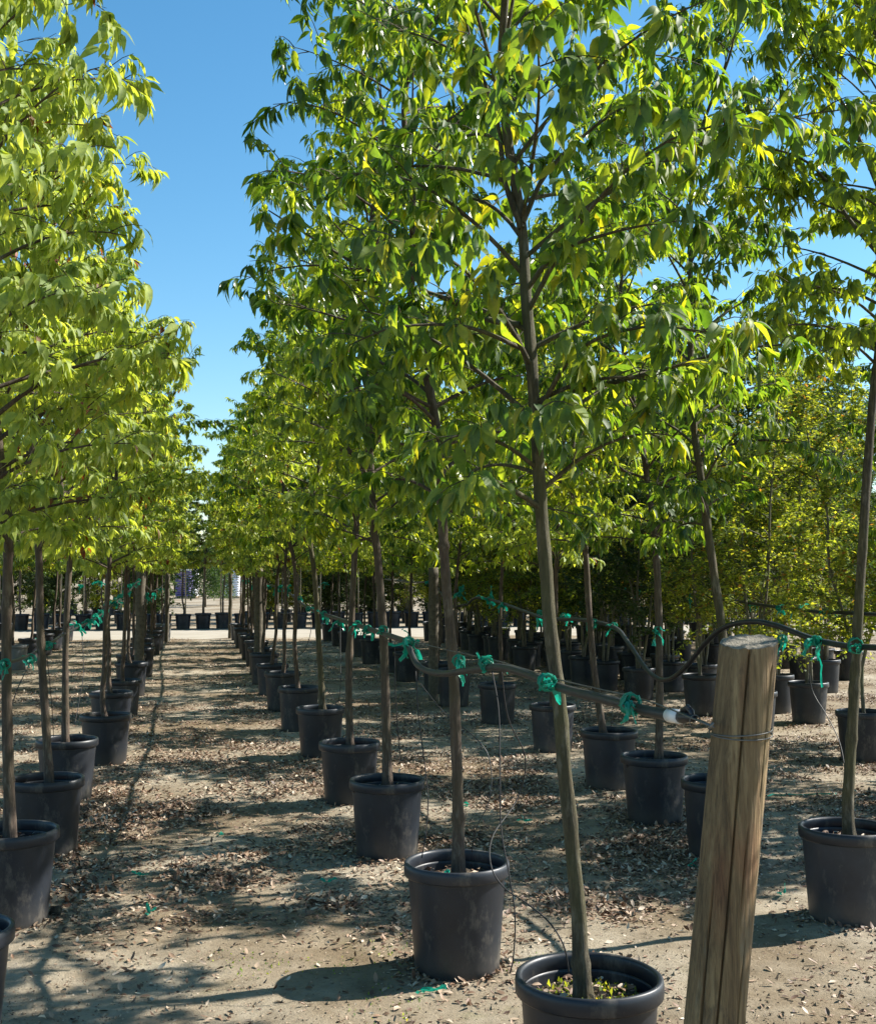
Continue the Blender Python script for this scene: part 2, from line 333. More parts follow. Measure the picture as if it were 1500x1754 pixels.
def grow(name, seed, tpts, r0, h0, H, RAD, bark_m, leaf_m, tpl='mid', nprim=34, Lf=.095, dens=1.0, sides=9, extra=(), wide=1.0, twigstep=.075, flare=True, full=.62):
    """tpts: local trunk points up to where the crown starts; grows a crown of hanging leaves between h0 and H"""
    rnd = random.Random(seed); rng = np.random.default_rng(seed)
    pts = [Vector(p) for p in tpts]
    while pts[-1].z < H - .3:
        q = pts[-1] + Vector((rnd.gauss(0, .05), rnd.gauss(0, .05), .42))
        d = (pts[-1] - pts[-2]).normalized(); q += Vector((d.x, d.y, 0)) * .10
        pts.append(q)
    pts.append(Vector((pts[-1].x, pts[-1].y, H)))
    sp = smooth_path(pts, 12 if tpl == 'hero' else 6)
    zb = sp[0].z
    knots = [(zb + .12 + rnd.random() * (h0 - zb), rnd.uniform(.05, .22)) for _ in range(9)]
    def rad(h):
        t = max(0, (h - zb)) / (H - zb); r = r0 * (1 - .55 * t) if t < .45 else r0 * (.7525 - 1.22 * (t - .45))
        r = max(r, .005)
        for (kh, ka) in knots: r *= 1 + ka * math.exp(-((h - kh) / .013) ** 2)
        if flare: r *= 1 + .65 * math.exp(-(h - zb) / .05) + .12 * math.exp(-(h - zb) / .22)
        return r
    tb = MB(); tb.tube(sp, [rad(p.z) for p in sp], sides, wob=.16, seed=seed)
    P, D, U = [], [], []
    prims = []
    az = rnd.uniform(0, 6.28)
    for i in range(nprim):
        t = (i + .5) / nprim; t = t ** 1.05
        hs = h0 - .08 + (H - h0) * t * .93
        az += 2.39996 + rnd.gauss(0, .25)
        f = min(1, .62 + 1.5 * t) * max(.12, (1 - max(0, t - .25) ** 1.5 * 1.15))
        L = RAD * f * rnd.uniform(.72, 1.18)
        a = trunk_at(sp, hs); e = rnd.uniform(.25, .75) + .35 * t
        out = Vector((math.cos(az), math.sin(az), 0))
        b_ = a + out * L * .5 + Vector((0, 0, L * .55 * math.tan(e)))
        c_ = a + out * L + Vector((rnd.gauss(0, .06), rnd.gauss(0, .06), L * (math.tan(e) * .75 - rnd.uniform(0, .35))))
        prims.append((bez(a, b_, c_, 8), max(.004, min(rad(hs) * .5, .004 + .010 * L))))
    for (pp, rr) in extra: prims.append((smooth_path([Vector(p) for p in pp], 4), rr))
    prims.append(([trunk_at(sp, H - .6 + .12 * i) + Vector((0, 0, 0)) for i in range(6)], .005))
    for (pp, rr) in prims:
        n = len(pp); tb.tube(pp, [rr * (1 - .8 * i / (n - 1)) for i in range(n)], 5, cap=False)
        Ltot = sum((pp[i + 1] - pp[i]).length for i in range(n - 1))
        s = .22 + rnd.uniform(0, .1); k = 0
        while s < 1.0:
            p, d = path_at(pp, s); k += 1
            lt = rnd.uniform(.10, .30) * (1.15 - .45 * s) * wide
            side = d.cross(Vector((0, 0, 1)));
            if side.length < .1: side = Vector((rnd.gauss(0, 1), rnd.gauss(0, 1), 0))
            side.normalize(); sg = 1 if k % 2 else -1
            td = (d * rnd.uniform(.3, .9) + side * sg * rnd.uniform(.3, 1.0) + Vector((0, 0, rnd.uniform(-.25, .75)))).normalized()
            e_ = p + td * lt + Vector((0, 0, -.12 * lt)); tw = bez(p, p + td * lt * .55 + Vector((0, 0, .02)), e_, 3)
            tb.tube(tw, [.0028, .0022, .0018, .0012], 3, cap=False)
            nl = max(3, int(rnd.uniform(9, 16) * dens * (.45 + lt * 3)))
            for j in range(nl):
                u = full * rnd.random() if rnd.random() < .35 else 1 - (1 - .45) * rnd.random() ** 1.6
                q, dd = path_at(tw, u); P.append(q); D.append(dd); U.append(rnd.random())
            s += twigstep / max(Ltot, .05) * rnd.uniform(.7, 1.3)
        q, dd = path_at(pp, .999)
        for j in range(int(8 * dens)): P.append(q); D.append(dd); U.append(rnd.random())
    P = np.array([tuple(p) for p in P]); TD = np.array([tuple(d) for d in D]); n = len(P)
    ctr = np.array([sp[len(sp) // 2].x, sp[len(sp) // 2].y, 0]); out = P - ctr; out[:, 2] = 0; out = unit(out)
    rdir = rng.normal(0, 1, (n, 3)); rdir[:, 2] *= .4
    D = unit(TD * .35 + out * .28 + unit(rdir) * .62 + np.array([0, 0, -1.0]) * rng.uniform(.3, 1.6, (n, 1)))
    Uv = np.array([0, 0, 1.0]) + out * .75 + rng.normal(0, .38, (n, 3))
    Ls = Lf * .86 * np.clip(rng.normal(.92, .24, n), .35, 1.4)
    pet = .012; P = P + D * pet
    tm = tb.mesh(name + '_trunk', bark_m)
    cm = leaf_mesh(name + '_crown', P, D, Uv, Ls, tpl, leaf_m, curve=(.0, .85), fold=(.08, .7), rng=rng, twist=.5)
    return tm, cm, n

def myrtle(name, seed, H, RAD, h0, leaf_m, nst=4, n_leaf=7500, Lf=.05, bark_m=None, ulo=.05):
    rnd = random.Random(seed); rng = np.random.default_rng(seed); tb = MB(); tips = []
    for s in range(nst):
        az = 6.28 * s / nst + rnd.uniform(-.4, .4); o = Vector((math.cos(az), math.sin(az), 0))
        p0 = o * .03 + Vector((0, 0, .38)); lean = rnd.uniform(.12, .42)
        pp = [p0]
        for k in range(1, 8):
            pp.append(p0 + o * lean * (k / 7) ** 1.2 * 1.6 + Vector((rnd.gauss(0, .03), rnd.gauss(0, .03), (H - .6) * k / 7)))
        sp = smooth_path(pp, 3); n = len(sp)
        tb.tube(sp, [.019 * (1 - .85 * i / n) for i in range(n)], 7, wob=.15, seed=s)
        for j in range(34):
            u = ulo + (.98 - ulo) * (j + rnd.random()) / 34; p, d = path_at(sp, u)
            if p.z < h0 - .1: continue
            a2 = rnd.uniform(0, 6.28); o2 = Vector((math.cos(a2), math.sin(a2), 0)); L = RAD * rnd.uniform(.35, .95) * min(1, 1.5 * (1.15 - u))
            br = bez(p, p + o2 * L * .5 + Vector((0, 0, L * .35)), p + o2 * L + Vector((0, 0, L * rnd.uniform(-.35, .7))), 5)
            tb.tube(br, [.006, .005, .004, .003, .002, .0015], 4, cap=False); tips.append(br)
            for q in range(5):
                p2, d2 = path_at(br, rnd.uniform(.3, 1)); td = Vector((rnd.gauss(0, 1), rnd.gauss(0, 1), rnd.gauss(.3, .6))).normalized() * rnd.uniform(.12, .28)
                t2 = [p2, p2 + td * .5, p2 + td]; tb.tube(t2, .0015, 3, cap=False); tips.append(t2)
    lens = np.array([max(.1, (t[-1] - t[0]).length) for t in tips]); pr = lens / lens.sum(); idx = rng.choice(len(tips), n_leaf, p=pr)
    P = np.array([tuple(path_at(tips[i], random.Random(int(k) * 7 + seed).uniform(.15, 1))[0]) for k, i in enumerate(idx)])
    P += rng.normal(0, .02, P.shape); n = len(P)
    D = unit(rng.normal(0, 1, (n, 3)) * np.array([1, 1, .5]) + np.array([0, 0, -.15])); U = np.array([0, 0, 1.0]) + rng.normal(0, .4, (n, 3))
    tm = tb.mesh(name + '_trunk', bark_m or M['bark_pale'])
    cm = leaf_mesh(name + '_crown', P, D, U, Lf * rng.uniform(.6, 1.25, n), 'small', leaf_m, curve=(0, .3), fold=(.05, .4), rng=rng)
    return tm, cm

# ------------------------------------------------------------------ pots
PH, PR = .455, .215
def pot_meshes(mk='pot', hero=False, seed=0):
    s = 56 if hero else 32
    b = MB(); b.lathe([(0.001, .012), (.165, .012), (.172, .0), (.178, .012), (.180, .05), (.2045, PH - .062), (.2045, PH - .050), (.1985, PH - .048), (.1985, PH - .058), (.185, PH - .14), (.17, .03)], s, wob=.035, seed=seed)
    body = b.mesh('pot', M[mk])
    b = MB(); b.lathe([(.2055, PH - .052), (.218, PH - .056), (.223, PH - .050), (.2235, PH - .020), (.221, PH - .004), (.214, PH), (.205, PH - .003), (.2015, PH - .012), (.2005, PH - .045)], s, close=True, wob=.035, seed=seed)
    rim = b.mesh('rim', M[mk])
    b = MB(); b.disc(.196, PH - .085, 28, 8, 0, .03, seed)
    rnd = random.Random(seed)
    soil = b.mesh('soil', [M['soil']])
    return body, rim, soil
POT = pot_meshes(); POTH = [pot_meshes('pot', True, i) for i in range(3)]; POTG = pot_meshes('pot_grey')
# soil with scattered chips for the near pots
def chips_mesh(seed, n=160, L=.025):
    rng = np.random.default_rng(seed); a = rng.uniform(0, 6.28, n); r = .18 * np.sqrt(rng.random(n))
    P = np.stack([r * np.cos(a), r * np.sin(a), np.full(n, PH - .072) + rng.uniform(0, .012, n)], 1)
    D = unit(rng.normal(0, 1, (n, 3)) * np.array([1, 1, .25])); U = np.array([0, 0, 1.]) + rng.normal(0, .5, (n, 3))
    return leaf_mesh('chips', P, D, U, L * rng.uniform(.5, 1.8, n), 'litter', M['litter'], rng=rng)
CHIPS = [chips_mesh(i) for i in range(3)]
def potted(kind, loc, tm, cm, pot, label, cat, group, rz=0, scale=1.0, tilt=(0, 0), chips=None, rest=None, yaw_all=True):
    root = empty(kind, (loc[0], loc[1], -.008), rz); root.scale = (scale,) * 3 if isinstance(scale, float) else scale
    tag(root, label, cat, group)
    p = obj('pot', pot[0], root); obj('rim', pot[1], p); obj('soil', pot[2], p)
    if tm: t = obj('trunk', tm, root); t.rotation_euler = (tilt[0], tilt[1], 0)
    if cm: c = obj('crown', cm, root); c.rotation_euler = (tilt[0], tilt[1], 0)
    if chips is not None: tag(obj('leaf_mulch', CHIPS[chips % 3], p), kind='stuff')
    return root

# ------------------------------------------------------------------ ground
NEAR = [(.455, 3.68), (.08, 5.12), (-.30, 7.15), (-.64, 8.75), (-1.07, 11.0), (-2.03, 5.75), (-2.33, 7.2), (-2.73, 8.9), (-1.68, 4.15), (1.96, 5.82), (1.66, 7.15), (1.45, 8.1), (1.33, 9.4)]
def near_pot(x, y):
    if y > 12: return 0
    return max(math.exp(-((math.hypot(x - a, y - b_) - .21) / .06) ** 2) for a, b_ in NEAR)
def gz(x, y):
    return .014 * near_pot(x, y) + .016 * noise.noise(Vector((x * .9, y * .9, 0))) + .014 * noise.noise(Vector((x * 3.3, y * 3.3, 3))) + .0035 * noise.noise(Vector((x * 13, y * 13, 5)))
xs = np.concatenate([np.linspace(-500, -30, 8), np.linspace(-20, -5.5, 30), np.linspace(-5, 5, 210), np.linspace(5.5, 20, 30), np.linspace(30, 500, 8)])
ys = np.concatenate([np.linspace(-60, 0, 6), np.linspace(2, 12, 200), np.linspace(12.2, 45, 90), np.linspace(50, 700, 14)])
gv = [(x, y, gz(x, y) if abs(x) < 21 and 0 < y < 46 else 0) for y in ys for x in xs]; nx = len(xs)
gf = [(j * nx + i, j * nx + i + 1, (j + 1) * nx + i + 1, (j + 1) * nx + i) for j in range(len(ys) - 1) for i in range(nx - 1)]
gm = bpy.data.meshes.new('ground'); gm.from_pydata(gv, [], gf); gm.materials.append(M['ground']); gm.polygons.foreach_set('use_smooth', [True] * len(gf)); gm.update()
tag(obj('ground', gm), kind='structure')
def rowx(X0, y): return X0 - .205 * y
# the pale cross road beyond the rows, at a right angle to them
b = MB(); q = Vector((1, .205, 0)).normalized()
def rd(x, y, z): return Vector((x, y + .205 * x, z))
nseg = 60
for j, yy in enumerate((32.2, 33, 35, 37.0, 37.6)):
    for i in range(nseg + 1):
        x = -45 + 90 * i / nseg; b.v.append(rd(x, yy + .25 * noise.noise(Vector((x * .7, yy, 0))), gz(x, yy) * 0 + .022 + (0 if j in (1, 2, 3) else -.03)))
for j in range(4):
    for i in range(nseg): a = j * (nseg + 1) + i; b.f.append((a, a + 1, a + nseg + 2, a + nseg + 1)); b.m.append(0)
tag(obj('road', b.mesh('road', M['road'])), kind='structure')

# ------------------------------------------------------------------ tree shapes shared by many trees
def straight(seed, h, lean=.06):
    r = random.Random(seed); a = r.uniform(0, 6.28)
    return [Vector((0, 0, PH - .10))] + [Vector((math.cos(a) * lean * (z / h) + r.gauss(0, .018), math.sin(a) * lean * (z / h) + r.gauss(0, .018), z)) for z in (PH + .12, .9, 1.3, h)]
VAR = {}
for key, lm, bk in (('light', M['leaf_light'], M['bark']), ('dark', M['leaf_dark'], M['bark']), ('yel', M['leaf_yellow'], M['bark'])):
    VAR[key] = []
    for i in range(3 if key != 'yel' else 2):
        s = 11 * i + hash(key == 'dark') + (50 if key == 'yel' else 0) + (7 if key == 'light' else 0)
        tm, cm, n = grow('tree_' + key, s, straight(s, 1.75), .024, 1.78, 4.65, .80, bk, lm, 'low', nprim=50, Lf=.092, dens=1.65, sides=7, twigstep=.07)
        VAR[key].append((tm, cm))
MY = [myrtle('myrtle', 3 + i, 3.9 + .3 * i, 1.05, 1.0, M['leaf_small'] if i < 2 else M['leaf_deep'], nst=2 + i % 2 + (i == 2), n_leaf=12000, Lf=.056) for i in range(3)]
MYT = [myrtle('fine_tree', 30 + i, 5.2, 1.2, 1.6, M['leaf_small'] if i else M['leaf_deep'], n_leaf=9000, Lf=.075) for i in range(2)]

MYB = [myrtle('bush', 60 + i, 3.6, 1.35, .3, M['leaf_deep'] if i else M['leaf_small'], nst=5, n_leaf=14000, Lf=.09, ulo=.0) for i in range(2)]
ORD = 'first second third fourth fifth sixth seventh eighth ninth tenth eleventh twelfth thirteenth fourteenth fifteenth sixteenth seventeenth eighteenth'.split()
# ------------------------------------------------------------------ near trees placed from measured points
def hero(X, Y, tp, r0, h0, H, RAD, bk, lf, label, group, seed, tpl='hero', depth=None, extra=(), **kw):
    """tp: photograph pixels of the trunk centre from soil up; the points lie at distance Y (+ optional offsets)"""
    pts = []
    for i, p in enumerate(tp):
        dy = p[2] if len(p) > 2 else 0
        v = at(p[0], p[1], Y + dy) - Vector((X, Y, -.008)); pts.append(v)
    pts[0].z = PH - .10
    ex = []
    for (pp, rr) in extra: ex.append(([at(p[0], p[1], Y + p[2]) - Vector((X, Y, -.008)) for p in pp], rr))
    tm, cm, n = grow('tree', seed, pts, r0, h0, H, RAD, bk, lf, tpl, extra=ex, **kw)
    return potted('potted_tree', (X, Y), tm, cm, POTH[seed % 3], label, 'potted tree', group, chips=seed)
GM, GL, GC = "potted trees in the row right of the aisle", "potted trees in the row left of the aisle", "potted trees in the second row right of the aisle"
t1 = hero(.455, 3.68, [(1000, 1700), (988, 1540), (968, 1330), (957, 1200), (940, 1050), (927, 870), (912, 650), (899, 480), (893, 380, .02)], .0235, 1.92, 5.1, .80, M['bark_green'], M['leaf_dark'],
     'slender potted tree beside the thick wooden post, mossy soil in its cropped pot', GM, 5, nprim=50, dens=1.8, Lf=.098, twigstep=.085, sides=14,
     extra=[([(905, 720, 0), (960, 680, -.05), (1050, 655, -.1), (1140, 632, -.15), (1250, 600, -.2), (1340, 590, -.25)], .012),
            ([(890, 556, 0), (830, 545, .05), (760, 510, .1), (640, 468, .15), (540, 410, .1), (460, 360, 0)], .011),
            ([(925, 700, 0), (990, 600, -.2), (1100, 560, -.35), (1230, 570, -.45)], .009),
            ([(898, 500, 0), (960, 430, -.1), (1080, 390, -.2), (1190, 375, -.25)], .009),
            ([(918, 800, 0), (860, 760, -.1), (790, 745, -.2), (740, 770, -.25)], .008),
            ([(900, 600, 0), (800, 560, -.2), (680, 560, -.3), (600, 590, -.3)], .008),
            ([(893, 390, 0), (865, 310, .0), (850, 200, 0), (815, 100, 0), (790, 0, 0)], .012),
            ([(895, 380, 0), (940, 290, .0), (1040, 200, .1), (1120, 160, .1)], .010)])
t1['near'] = 1
moss_rng = np.random.default_rng(4); n = 420
a = moss_rng.uniform(0, 6.28, n); r_ = .17 * np.sqrt(moss_rng.random(n)); P = np.stack([r_ * np.cos(a), r_ * np.sin(a), np.full(n, PH - .075)], 1); D = unit(moss_rng.normal(0, .7, (n, 3)) + np.array([0, 0, .8]))
obj('weeds', leaf_mesh('weeds', P, D, moss_rng.normal(0, 1, (n, 3)), .018 * moss_rng.uniform(.6, 1.5, n), 'small', M['leaf_small'], rng=moss_rng), t1)
hero(.08, 5.12, [(785, 1478), (784, 1380), (780, 1250), (775, 1130), (763, 990), (757, 880), (748, 740), (722, 600), (705, 520, .05)], .0245, 1.98, 5.4, .76, M['bark'], M['leaf_dark'],
     'slender tree in the fully visible dark grey pot casting an oval shadow', GM, 6, nprim=52, dens=1.8, Lf=.096, twigstep=.085, sides=12,
     extra=[([(744, 700, 0), (690, 670, -.1), (650, 640, -.2), (600, 640, -.25)], .009), ([(735, 650, 0), (800, 600, .1), (860, 590, .2)], .008)])
hero(-.30, 7.15, [(664, 1330), (660, 1200), (656, 1080), (646, 950), (640, 900)], .028, 1.9, 5.4, .78, M['bark'], M['leaf_yellow'],
     'reddish-trunked tree in the black pot directly behind the oval-shadow pot', GM, 7, tpl='mid', nprim=50, dens=1.6, Lf=.095)
hero(-.64, 8.75, [(600, 1272), (597, 1160), (603, 1040), (609, 920)], .027, 1.85, 5.1, .82, M['bark'], M['leaf_yellow'],
     'dark-trunked tree, fourth pot from the front in the row right of aisle', GM, 8, tpl='mid', nprim=50, dens=1.6, Lf=.095)
hero(-.80 - .82 + .55, 11.0, [(553, 1207), (545, 1080), (538, 980)], .028, 1.95, 4.75, .8, M['bark_green'], M['leaf_light'],
     'greenish-trunked tree, fifth pot from the front in the row right of aisle', GM, 9, tpl='mid', nprim=50, dens=1.6, Lf=.095)
# left row
L1 = hero(-2.03, 5.75, [(18, 1428), (14, 1300), (11, 1150), (12, 1000), (14, 900)], .027, 1.85, 4.75, .74, M['bark'], M['leaf_light'],
     'pale-barked tree in the grey-black pot cut by the left picture edge', GL, 10, nprim=52, dens=2.0, Lf=.095, twigstep=.065, sides=12)
rg = np.random.default_rng(3); P = []
for (px, py, Y, n_, sd) in ((8, 425, 5.25, 26, .05), (88, 432, 5.3, 7, .02), (150, 690, 5.4, 6, .03)):
    c_ = at(px, py, Y) - Vector((-2.03, 5.75, -.008)); P += [(c_.x + rg.normal(0, sd), c_.y + rg.normal(0, sd), c_.z + rg.normal(0, sd * 1.3)) for _ in range(n_)]
P = np.array(P); m, nt, b = mat('dead_red_leaf'); b.inputs['Base Color'].default_value = (.20, .045, .018, 1); b.inputs['Roughness'].default_value = .6
tag(obj('dead_leaves', leaf_mesh('dead_leaves', P, rg.normal(0, .5, P.shape) + np.array([0, 0, -1.]), rg.normal(0, .5, P.shape) + np.array([.6, -.4, .3]), .085 * rg.uniform(.7, 1.1, len(P)), 'hero', m, rng=rg), L1), 'withered red-brown leaves among the green', kind='stuff')
hero(-2.33, 7.2, [(86, 1328), (78, 1230), (70, 1100), (66, 940)], .026, 1.85, 4.75, .74, M['bark'], M['leaf_light'],
     'dark-trunked tree in the black pot just behind the left edge pot', GL, 11, nprim=52, dens=1.95, Lf=.095, twigstep=.065)
hero(-2.73, 8.9, [(113, 1260), (112, 1130), (116, 1020), (119, 940)], .025, 1.85, 4.75, .80, M['bark'], M['leaf_light'],
     'tree with cut stems in its pot, third trunk in from the left edge', GL, 12, tpl='mid', nprim=54, dens=1.9, Lf=.095)
# the pot cut by the bottom left corner; its crown fills the top left of the picture
tm, cm, n = grow('tree', 13, straight(13, 1.75), .028, 1.95, 4.7, .80, M['bark'], M['leaf_light'], 'hero', nprim=52, dens=1.8, Lf=.095)
potted('potted_tree', (-1.68, 4.15), tm, cm, POTH[1], 'tree whose pot rim just shows in the bottom left corner', 'potted tree', GL, chips=1)
# second row right
hero(1.96, 5.82, [(1456, 1420), (1452, 1375), (1462, 1200), (1474, 980), (1490, 740), (1510, 520), (1505, 420)], .0265, 2.75, 5.2, .74, M['bark_green'], M['leaf_yellow'],
     'straight grey-trunked tree in the black pot at the right picture edge', GC, 14, nprim=50, dens=1.9, Lf=.098, sides=12,
     extra=[([(1508, 440, 0), (1450, 370, 0), (1415, 310, 0), (1370, 270, -.1), (1300, 250, -.2), (1220, 240, -.2)], .012),
            ([(1508, 330, 0), (1450, 190, 0), (1405, 120, 0), (1370, 40, 0), (1330, -20, 0)], .013),
            ([(1500, 600, 0), (1420, 560, -.2), (1330, 560, -.35), (1240, 600, -.4)], .009),
            ])
hero(1.66, 7.15, [(1250, 1318), (1240, 1120), (1222, 980), (1203, 840), (1185, 700)], .028, 2.0, 5.5, .88, M['bark_green'], M['leaf_dark'],
     'tree whose leaning trunk rises behind the top of the wooden post', GC, 15, tpl='mid', nprim=50, dens=1.7, Lf=.095)
hero(1.45, 8.1, [(1128, 1287), (1129, 1180), (1128, 1060), (1122, 930)], .027, 1.9, 5.3, .85, M['bark'], M['leaf_dark'],
     'dark-trunked tree in the black pot left of the wooden post', GC, 16, tpl='mid', nprim=50, dens=1.7, Lf=.095)
hero(1.33, 9.4, [(1035, 1245), (1018, 1150), (1008, 1040), (1000, 920)], .027, 1.95, 4.7, .8, M['bark'], M['leaf_yellow'],
     'thin tree leaning left in the pot between slender trunk and wooden post', GC, 17, tpl='mid', nprim=50, dens=1.7, Lf=.095)

# ------------------------------------------------------------------ the rest of the rows
rnd = random.Random(2024)
def put(kind, X0, y, src, label, group, cat='potted tree', dx=0, pot=POT, sc_=None, tilt=None):
    tm, cm = src; s = sc_ or rnd.uniform(.94, 1.06)
    return potted(kind, (rowx(X0, y) + dx, y), tm, cm, pot, label, cat, group, rz=rnd.uniform(0, 6.28), scale=(1, 1, s), tilt=tilt or (rnd.gauss(0, .012), rnd.gauss(0, .012)))
def pick(keys): k = rnd.choice(keys); return rnd.choice(VAR[k])
for i, y in enumerate([12.8, 14.8, 16.6, 18.2, 20.0, 21.8, 23.6, 25.4, 27.2, 29.0, 30.6]):
    put('potted_tree', 1.15, y, pick(['light', 'dark', 'yel'] if y < 19 else ['light']), '%s potted tree from the front in the row right of the aisle' % ORD[i + 5], GM, dx=rnd.gauss(0, .04))
for i, y in enumerate([10.6, 12.5, 14.1, 16.4, 18.0, 19.6, 21.3, 23.0, 24.8, 26.6, 28.4]):
    put('potted_tree', -.82, y, pick(['light']), '%s potted tree from the front in the row left of the aisle' % ORD[i + 4], GL, dx=rnd.gauss(0, .04))
put('potted_tree', -.72, 30.0, pick(['light']), 'potted tree in a pale grey pot at the far end of the left row', GL, pot=POTG)
for i, y in enumerate([11.4, 13.4, 15.2, 17.0, 18.8, 20.6, 22.4, 24.2, 26.0, 28.0, 30.0]):
    put('potted_tree', 3.42, y, pick(['light', 'dark', 'yel']), '%s potted tree from the front in the second row right of the aisle' % ORD[i + 4], GC, dx=rnd.gauss(0, .05))
# trees added out of frame on the right only to cast shade into view
for (x, y, l) in ((2.6, 3.3, 'tree added out of frame for shade, in front of the right edge pot'), (4.35, 7.7, 'tree added out of frame for shade, right of the edge pot'), (4.1, 9.3, 'second tree added out of frame for shade, right of the edge pot'), (5.3, 9.0, 'third tree added out of frame for shade, right of the edge pot'), (4.9, 11.0, 'fourth tree added out of frame for shade, right of the edge pot'), (5.9, 8.4, 'fifth tree added out of frame for shade, right of the edge pot'), (6.4, 10.2, 'sixth tree added out of frame for shade, right of the edge pot'), (5.9, 12.3, 'seventh tree added out of frame for shade, right of the edge pot')):
    tm, cm = VAR['dark'][0 if y > 3 else 1]; potted('potted_tree', (x, y), tm, cm, POT, l, 'potted tree', GC, rz=y, scale=1.0)
GD = "multi-stemmed potted trees in the third row right of the aisle"
for i, (y, d) in enumerate([(10.8, .05), (12.6, -.05), (14.3, .1), (16.0, 0)]):
    src = MY[i % 2] if i % 3 else MY[2 if i else 0]
    put('multi_stem_tree', 5.95, y, src, '%s multi-stemmed tree from the front in the third row right of the aisle' % ORD[i], GD, dx=d, cat='potted tree')
# crowded rows farther right
y = 17.3
while y < 31:
    put('multi_stem_tree', 5.95, y, rnd.choice(MY), 'multi-stemmed tree in the tightly packed far stretch of the third row right of the aisle', GD, dx=rnd.gauss(.05, .1)); y += rnd.uniform(.75, 1.0)
GE = "multi-stemmed trees crowded in the back rows on the right"
for X0, y0, y1, st in ((7.0, 13.5, 31, .9), (9.2, 17.0, 31, 1.0), (10.4, 19, 31, 1.1), (12.6, 23, 32, 1.3), (14.2, 26, 32, 1.4)):
    y = y0
    while y < y1:
        put('multi_stem_tree', X0, y, rnd.choice(MY + MYT[:1]) if X0 < 12 else rnd.choice(MYT), 'small-leaved multi-stemmed tree crowded in the back rows on the right', GE, dx=rnd.gauss(0, .12))
        y += st * rnd.uniform(.9, 1.15)
# rows left of the left row
GLL = "potted trees in the rows beyond the left row"
for i, y in enumerate([11.0, 13.0, 15.0, 17.0, 19.0, 21.0, 23.0, 24.8, 26.6, 28.4, 30.2]):
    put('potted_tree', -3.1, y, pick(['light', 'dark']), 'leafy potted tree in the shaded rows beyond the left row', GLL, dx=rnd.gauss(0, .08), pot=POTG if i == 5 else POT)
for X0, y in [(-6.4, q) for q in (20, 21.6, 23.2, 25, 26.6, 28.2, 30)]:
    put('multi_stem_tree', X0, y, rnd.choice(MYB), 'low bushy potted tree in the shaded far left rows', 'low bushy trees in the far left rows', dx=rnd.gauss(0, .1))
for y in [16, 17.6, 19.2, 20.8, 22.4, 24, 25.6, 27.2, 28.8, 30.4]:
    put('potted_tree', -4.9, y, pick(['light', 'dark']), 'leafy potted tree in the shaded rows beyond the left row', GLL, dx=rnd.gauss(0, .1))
# packed pots on the far side of the cross road
GF = "staked trees in packed pots across the far cross road"
far_src = [VAR['light'][0], VAR['light'][1], VAR['dark'][0], VAR['light'][2]]
b = MB(); b.tube([Vector((.05, -.04, .35)), Vector((.055, -.035, 1.2)), Vector((.05, -.03, 2.3))], .017, 6); STAKE = b.mesh('stake', M['stake'])
k = 0; gap = ['leftmost', 'second', 'third', 'fourth', 'rightmost']
for i in range(40):
    x = -13.6 + i * .58
    if -6.0 < x < -4.3 and i % 1 == 0: pass
    y = 38.4 + .205 * x + rnd.gauss(0, .05)
    px = CX + F * x / y; gapn = 285 < px < 405
    lab = 'staked tree in the packed pot row across the far road, hidden beside the aisle view'
    if gapn: lab = '%s staked pot seen at the far end of the aisle' % gap[min(k, 4)]; k += 1
    o = potted('staked_tree', (x, y), *far_src[i % 4], POT, lab, 'potted tree', GF, rz=rnd.uniform(0, 6.28), scale=(1.13, 1.13, 1.13 * rnd.uniform(.9, 1.0)), tilt=(0, 0))
    obj('stake', STAKE, o)
for i in range(78):
    x = -15.5 + (i % 26) * 1.3 + rnd.gauss(0, .3); y = 42.5 + 4.5 * (i // 26) + .2 * x + rnd.uniform(-1, 1); x *= y / 43.5
    if 270 < CX + F * x / y < 425: continue
    potted('multi_stem_tree', (x, y), *rnd.choice(MYB + MYT[:1]), POT, 'bushy potted tree in the block behind the far packed row', 'potted tree', 'bushy potted trees behind the far packed row', rz=rnd.uniform(0, 6), scale=1.0)

# ------------------------------------------------------------------ far background
def big_tree(seed, H, Rr, lm):
    rnd_ = random.Random(seed); rng = np.random.default_rng(seed); tb = MB()
    tb.tube([Vector((0, 0, 0)), Vector((.1, 0, H * .3)), Vector((0, .1, H * .85))], [.22, .16, .04], 8)
    cl = []
    for i in range(60):
        z = rnd_.uniform(.22, .97); rr = Rr * math.sin(math.pi * min(1, (z * .9 + .08))) ** .6 * rnd_.random() ** .4; a_ = rnd_.uniform(0, 6.28)
        c_ = Vector((rr * math.cos(a_), rr * math.sin(a_), z * H)); cl.append(c_)
        s_ = Vector((0, 0, z * H * .75)); tb.tube(bez(s_, (s_ + c_) / 2 + Vector((0, 0, .1)), c_, 3), [.05, .035, .02, .01], 4, cap=False)
    n = 9000; idx = rng.integers(0, 60, n); C_ = np.array([tuple(c) for c in cl])
    P = C_[idx] + rng.normal(0, 1, (n, 3)) * np.array([.34, .34, .26]) * Rr * .42
    return tb.mesh('big_trunk', M['bark']), leaf_mesh('big_crown', P, rng.normal(0, 1, (n, 3)), np.array([0, 0, 1.]) + rng.normal(0, .6, (n, 3)), .26 * rng.uniform(.6, 1.2, n), 'small', lm, rng=rng)
BT = [big_tree(1, 7.2, 2.6, M['leaf_small']), big_tree(2, 7.8, 2.4, M['leaf_yellow']), big_tree(5, 6.6, 2.8, M['leaf_dark'])]
